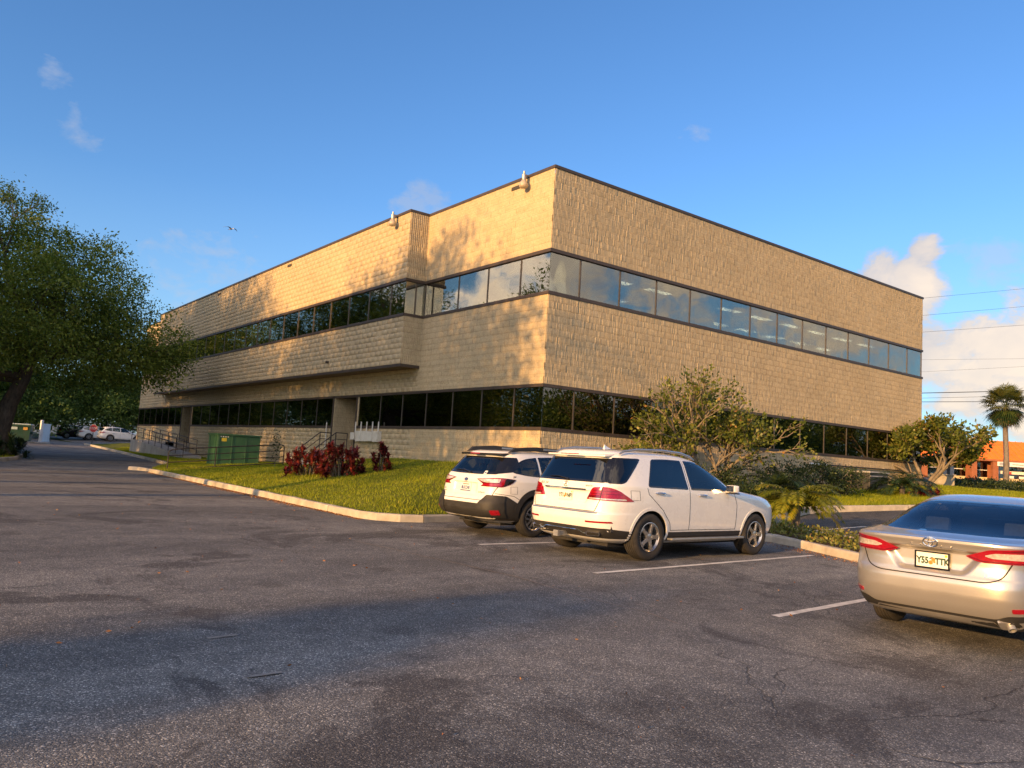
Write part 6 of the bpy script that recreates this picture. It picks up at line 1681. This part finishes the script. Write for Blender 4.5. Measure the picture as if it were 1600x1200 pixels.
# overhead lines
PO = []
for p, lb in ((CF(20.5, 62), 'wooden utility pole hidden behind the office building'), (CF(64, 60.5), 'wooden utility pole beyond the right edge')):
    t = empty('utility_pole', (p.x, p.y, H(p.x, p.y)), math.radians(-37), lb, 'pole', 'utility poles along the road'); MB().tube([(0, 0, -.5), (0, 0, 17.5)], [.17, .11], 10).build('shaft', M_pole, t); MB().box(-.06, .06, -1.1, 1.1, 15.6, 15.75).build('crossarm', M_pole, t); PO.append(p)
WZ = [(15.74, 17.53, .010, 'topmost overhead wire right of the building'), (14.38, 16.07, .010, 'second overhead wire from the top'), (13.07, 14.56, .010, 'third overhead wire from the top'), (10.92, 11.83, .007, 'faint overhead wire crossing the bright cloud'), (9.98, 11.21, .007, 'lower faint overhead wire crossing the cloud'),
      (8.34, 9.26, .028, 'thick black overhead cable below the cloud'), (7.95, 8.86, .012, 'thin wire between the two thick black cables'), (7.66, 8.40, .022, 'lowest thick black overhead cable')]
A0 = Vector((46.4, 10.43)); A1 = Vector((54.86, 6.48)); dd = (A1 - A0)
for z0, z1, r_, lb in WZ:
    pts = []
    for s in np.linspace(-2.0, 2.3, 24): pts.append((A0.x + dd.x * s, A0.y + dd.y * s, z0 + (z1 - z0) * s * .97 + .012 * (s - .5) ** 2))
    o_ = MB().tube(pts, r_, 5).build('power_line', M_wire); tag(o_, lb, 'power line', 'overhead lines at the right edge')

# sea bird
t = empty('sea_bird', (3.52, 43.24, 17.94), R(200), 'grey and white sea bird gliding above the left facade', 'bird')
M_bird = mat('bird_plumage', (.16, .17, .19), .8, var=.2, vscale=9); M_birdw = mat('bird_white', (.7, .7, .7), .8)
bd_ = MB(); 
bd_.tube([(0, .26, .01), (0, .2, .02), (0, .1, .01), (0, -.05, 0), (0, -.16, .01), (0, -.28, .015)], [.008, .03, .05, .055, .035, .012], 10)
for s in (-1, 1):
    xs = [(.03, .09, -.08, .02), (.18, .14, -.04, .09), (.34, .12, -.02, .10), (.52, .02, -.06, .05), (.66, -.10, -.12, 0)]
    vs = []
    for x, a_, b_, z in xs: vs += [(s * x, a_, z), (s * x, (a_ + b_) / 2, z + .012), (s * x, b_, z), (s * x, (a_ + b_) / 2, z - .006)]
    fs = []
    for i in range(4):
        for k in range(4): fs.append((4*i+k, 4*i+(k+1) % 4, 4*i+4+(k+1) % 4, 4*i+4+k))
    bd_.add(vs, fs + [(16, 17, 18, 19)])
bd_.add([(-.03, -.26, .012), (.03, -.26, .012), (.06, -.36, .012), (-.06, -.36, .012), (0, -.3, .02)], [(0, 1, 4), (1, 2, 4), (2, 3, 4), (3, 0, 4)])
bd_.build('body', M_bird, t, smooth=True)
MB().lathe([(0, -.05), (.03, -.03), (.038, 0), (.03, .03), (0, .05)], 12, Matrix.Translation((0, .25, .015)) @ Matrix.Rotation(R(90), 4, 'X')).build('head', M_birdw, t, smooth=True)
MB().tube([(0, .29, .012), (0, .345, .0)], [.012, .003], 6).build('beak', M_sticky, t)

# unseen stand-in tree, shaped to cast the band of shadow across the foreground
tree('shadow_stand_in_tree', (-37.5, -18.0, 0), 'unseen stand-in tree left of the viewpoint, shaped to cast the foreground shadow', [(0, 0, 4.0, 1.0, .95, 1.4), (0, 0, 2.8, .95, .9, 1.0), (.1, 0, 5.3, .65, .65, .9)], [(0, 0, 0), (0, 0, .8), (.05, 0, 1.7)], 300, 40, .17, M_oak, M_bark, .25, .5, r0=.14, seed=400, twigs=.05, shell=.35)
# more trees in the direction the left facade mirrors
for i, (x, y, h, r) in enumerate(((-24, 66, 13, 6), (-36, 78, 17, 7.5), (-52, 92, 19, 8), (-40, 110, 20, 9), (-66, 118, 21, 9), (-20, 92, 14, 6.5), (-52, 64, 16, 7.5), (-15, 100, 22, 7), (-21, 116, 25, 8.5), (-28, 136, 27, 9), (-36, 158, 28, 9), (-12.5, 84, 18, 5.5), (-20, 86, 21, 6), (-27, 105, 24, 7), (-33, 125, 26, 8))):
    bl = [(0, 0, h * .55, r, r, h * .42), (r * .6, 0, h * .4, r * .6, r * .6, h * .34), (-r * .6, 0, h * .4, r * .6, r * .6, h * .34), (0, -r * .6, h * .35, r * .6, r * .5, h * .3)]
    tree('tree', (x, y, H(x, y)), ['leafy tree mirrored in the left panes, nearest of the grove', 'tall tree in the middle of the mirrored grove', 'wide tree at the outer side of the mirrored grove', 'deep tree at the back of the mirrored grove', 'farthest tree of the mirrored grove', 'low tree of the mirrored grove beside the drive', 'broad tree of the mirrored grove behind the oaks', 'high tree left of the drive, beyond the dumpster', 'second high tree left of the drive, beyond the dumpster', 'third high tree left of the drive, deep behind the fence', 'farthest high tree left of the drive', 'high narrow tree left of the drive, nearest the dumpster', 'high tree between the grove and the fence', 'second high tree between the grove and the fence', 'third high tree between the grove and the fence'][i], bl, [(0, 0, 0), (0, .1, h * .2), (.1, 0, h * .35)], 620, 26, .34, M_oakf, M_bark, .6, .55, 'grove left of the drive', r0=.25, seed=500 + i, twigs=.02, shell=.5)

for i, (x, y, h, r) in enumerate(((38, -22, 8, 5), (50, -30, 9, 6), (64, -36, 9, 6), (80, -44, 10, 7), (34, -36, 8, 5), (100, -48, 10, 7))):
    bl = [(0, 0, h * .55, r, r, h * .40), (r * .6, 0, h * .4, r * .6, r * .6, h * .34), (-r * .6, 0, h * .4, r * .6, r * .6, h * .34), (0, -r * .6, h * .35, r * .6, r * .5, h * .3)]
    tree('tree', (x, y, H(x, y)), ['street tree right of the frame, nearest the saloon', 'second street tree right of the frame', 'third street tree right of the frame, wide crowned', 'fourth street tree far to the right', 'street tree right of the frame, behind the saloon', 'last street tree far to the right'][i], bl, [(0, 0, 0), (0, .1, h * .2), (.1, 0, h * .35)], 560, 26, .32, M_oakf, M_bark, .6, .55, 'street trees right of the frame', r0=.25, seed=600 + i, twigs=.02, shell=.5)

for i, (x, y) in enumerate(((-16, 29.5), (-16.5, 34.5), (-17, 39.8))):  # unseen trees added on the island to shade the ramp and far wall
    bl = [(0, 0, 4.4, 2.6, 2.6, 2.4), (.6, .8, 2.6, 2.3, 2.3, 1.9), (-.5, -.9, 2.4, 2.2, 2.3, 1.8), (.2, 0, 6.0, 1.7, 1.7, 1.4)]
    tree('added_shade_tree', (x, y, H(x, y)), ['unseen bushy tree added left of the oak to shade the ramp', 'second unseen bushy tree added for shade, behind the oak', 'third unseen bushy tree added for shade, farthest along the drive'][i], bl, [(0, 0, 0), (0, .1, .8), (.1, 0, 1.8)], 620, 34, .2, M_oak, M_bark, .35, .5, 'unseen trees added to shade the ramp', r0=.2, seed=700 + i, twigs=.03, shell=.45)
CLOUDS_AND_FILL = [(29.5, 6.5, 6, .95), (32.5, 8.5, 5, 1.0), (37, 5, 8, .95), (27.4, 12.4, 3.0, .85), (28, 15, 1.6, .68), (24.9, 14, 2.0, .62),
          (100, 16, 17, 1.0), (85, 10, 14, 1.0), (95, 12, 14, 1.0), (110, 10, 16, 1.0), (90, 22, 10, .8), (-70, 16, 12, .9), (-82, 12, 12, .8), (-100, 20, 16, .7), (150, 40, 30, .9), (200, 35, 32, 1.0), (250, 45, 28, .9), (175, 14, 18, .8)]  # closing entries: unseen cloud fields behind the camera, added to fill the shade
WISPS = [(-30.0, 18.6, 3.0, .50), (-29.2, 18.2, 1.8, .58), (-32.2, 22.2, 2.2, .52), (-21.6, 11, 6, .70), (-7.2, 17.0, 3.4, .66), (-17, 33, 10, .55), (-8, 31, 6, .48), (12.2, 22.8, 2.6, .56), (22, 12, 5, .62), (31, 14, 7, .6)]
SKY_SAT = 1.1
SKY_TINT = (.42, .54, .70, 1)
HOR_MIX = .55
HOR_COL = (1.0, 1.55, 2.25, 1)
EXPOSURE = 1.25
# ------------------------------------------------------------------ light, sky, camera
SUN_AZ = math.atan2(-1, -math.tan(R(0)) ) if False else None
EPS, ELEV = R(13.0), R(12.0)
sd = Vector((-math.cos(EPS) * math.cos(ELEV), -math.sin(EPS) * math.cos(ELEV), math.sin(ELEV)))   # towards the sun
ld = bpy.data.lights.new('sun', 'SUN'); ld.energy = 3.45; ld.angle = R(.55); ld.color = (1.0, .54, .18)
lo = bpy.data.objects.new('sun', ld); link(lo); lo.rotation_euler = sd.to_track_quat('Z', 'Y').to_euler()
w = bpy.data.worlds.new('World'); scene.world = w; w.use_nodes = True
nt = w.node_tree; nt.nodes.clear()
sky = nt.nodes.new('ShaderNodeTexSky'); sky.sky_type = 'NISHITA'; sky.sun_disc = False
sky.sun_elevation = ELEV ; sky.sun_rotation = math.atan2(sd.x, sd.y); sky.altitude = 0; sky.air_density = 1.0; sky.dust_density = .4; sky.ozone_density = 2.0
SKYC = sky.outputs[0]
dirv = nt.nodes.new('ShaderNodeTexCoord').outputs['Generated']
SKY_STRENGTH = .15
# clouds: fractal masses placed by direction in the sky
def vdot(v, d):
    n = nt.nodes.new('ShaderNodeVectorMath'); n.operation = 'DOT_PRODUCT'; nt.links.new(v, n.inputs[0]); n.inputs[1].default_value = d; return n.outputs['Value']
def cloud_dir(cx, cz):   # horizontal angle (deg, clockwise from the view axis heading) and elevation
    a = R(37.42 + cx); e_ = R(cz); return (math.sin(a) * math.cos(e_), math.cos(a) * math.cos(e_), math.sin(e_))
sv = nd(nt, 'ShaderNodeMapping', ins={'Scale': (1, 1, 1.5)}); nt.links.new(dirv, sv.inputs[0])
f1 = noise(nt, sv.outputs[0], 11.0, 10, .60, .25)
f2 = noise(nt, sv.outputs[0], 4.0, 6, .55, .2)
def lump(cx, cz, rad, amp):
    d = vdot(dirv, cloud_dir(cx, cz)); c0 = math.cos(R(rad))
    return math_(nt, 'MULTIPLY', maprange(nt, d, c0, 1.0, 0, 1), amp)
def cover(lst, pw):
    tot = None
    for a in lst:
        l = lump(*a); tot = l if tot is None else math_(nt, 'MAXIMUM', tot, l)
    tp = math_(nt, 'POWER', tot, pw)
    dens = math_(nt, 'ADD', math_(nt, 'MULTIPLY', math_(nt, 'SUBTRACT', f1, .5), 1.9), math_(nt, 'MULTIPLY', math_(nt, 'SUBTRACT', f2, .5), 1.3))
    dens = math_(nt, 'ADD', dens, math_(nt, 'SUBTRACT', tp, .62))
    return dens, math_(nt, 'MULTIPLY', maprange(nt, dens, .0, .24, 0, 1), maprange(nt, tp, 0, .25, 0, 1))
dens, mask = cover(CLOUDS_AND_FILL, .6)
dens2, mask2 = cover(WISPS, .8)
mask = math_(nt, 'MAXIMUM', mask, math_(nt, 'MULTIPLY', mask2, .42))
core = maprange(nt, dens, .02, .38, 0, 1)
sunny = maprange(nt, f1, .35, .68, 0, 1)
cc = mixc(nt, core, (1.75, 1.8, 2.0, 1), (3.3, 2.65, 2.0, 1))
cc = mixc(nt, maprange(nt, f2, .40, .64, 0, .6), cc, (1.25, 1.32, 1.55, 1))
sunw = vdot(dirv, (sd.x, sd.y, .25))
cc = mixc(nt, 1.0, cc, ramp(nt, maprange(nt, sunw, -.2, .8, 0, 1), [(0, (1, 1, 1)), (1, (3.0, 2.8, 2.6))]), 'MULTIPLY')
hs = nd(nt, 'ShaderNodeHueSaturation', ins={'Hue': .5, 'Saturation': SKY_SAT, 'Value': 1.0, 'Fac': 1.0}); nt.links.new(SKYC, hs.inputs['Color'])
skyc = mixc(nt, 1.0, hs.outputs[0], SKY_TINT, 'MULTIPLY')
sz = nd(nt, 'ShaderNodeSeparateXYZ'); nt.links.new(dirv, sz.inputs[0])
skyc = mixc(nt, maprange(nt, sz.outputs[2], 0.0, .30, HOR_MIX, 0), skyc, HOR_COL)
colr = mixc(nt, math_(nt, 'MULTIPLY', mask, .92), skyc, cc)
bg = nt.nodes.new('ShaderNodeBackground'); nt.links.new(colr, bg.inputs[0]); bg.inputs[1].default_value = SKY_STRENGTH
wo = nt.nodes.new('ShaderNodeOutputWorld'); nt.links.new(bg.outputs[0], wo.inputs[0])

cd_ = bpy.data.cameras.new('camera'); cam = bpy.data.objects.new('camera', cd_); link(cam)
cd_.sensor_fit = 'HORIZONTAL'; cd_.sensor_width = 36.0; cd_.lens = 1230.75 / 1600 * 36.0
cd_.clip_start = .05; cd_.clip_end = 6000
hd, pt_, rl = 0.6531, 0.0949, 0.0594
fw = Vector((math.sin(hd) * math.cos(pt_), math.cos(hd) * math.cos(pt_), math.sin(pt_)))
rt = Vector((math.cos(hd), -math.sin(hd), 0)); up = rt.cross(fw)
r2 = rt * math.cos(rl) + up * math.sin(rl); u2 = -rt * math.sin(rl) + up * math.cos(rl)
M = Matrix((( r2.x, u2.x, -fw.x, -15.04), (r2.y, u2.y, -fw.y, -18.11), (r2.z, u2.z, -fw.z, 1.45), (0, 0, 0, 1)))
cam.matrix_world = M
scene.camera = cam
scene.view_settings.view_transform = 'Standard'; scene.view_settings.look = 'None'; scene.view_settings.gamma = 1
scene.view_settings.use_curve_mapping = False
scene.view_settings.exposure = EXPOSURE
scene.cycles.max_bounces = 8; scene.cycles.transparent_max_bounces = 24
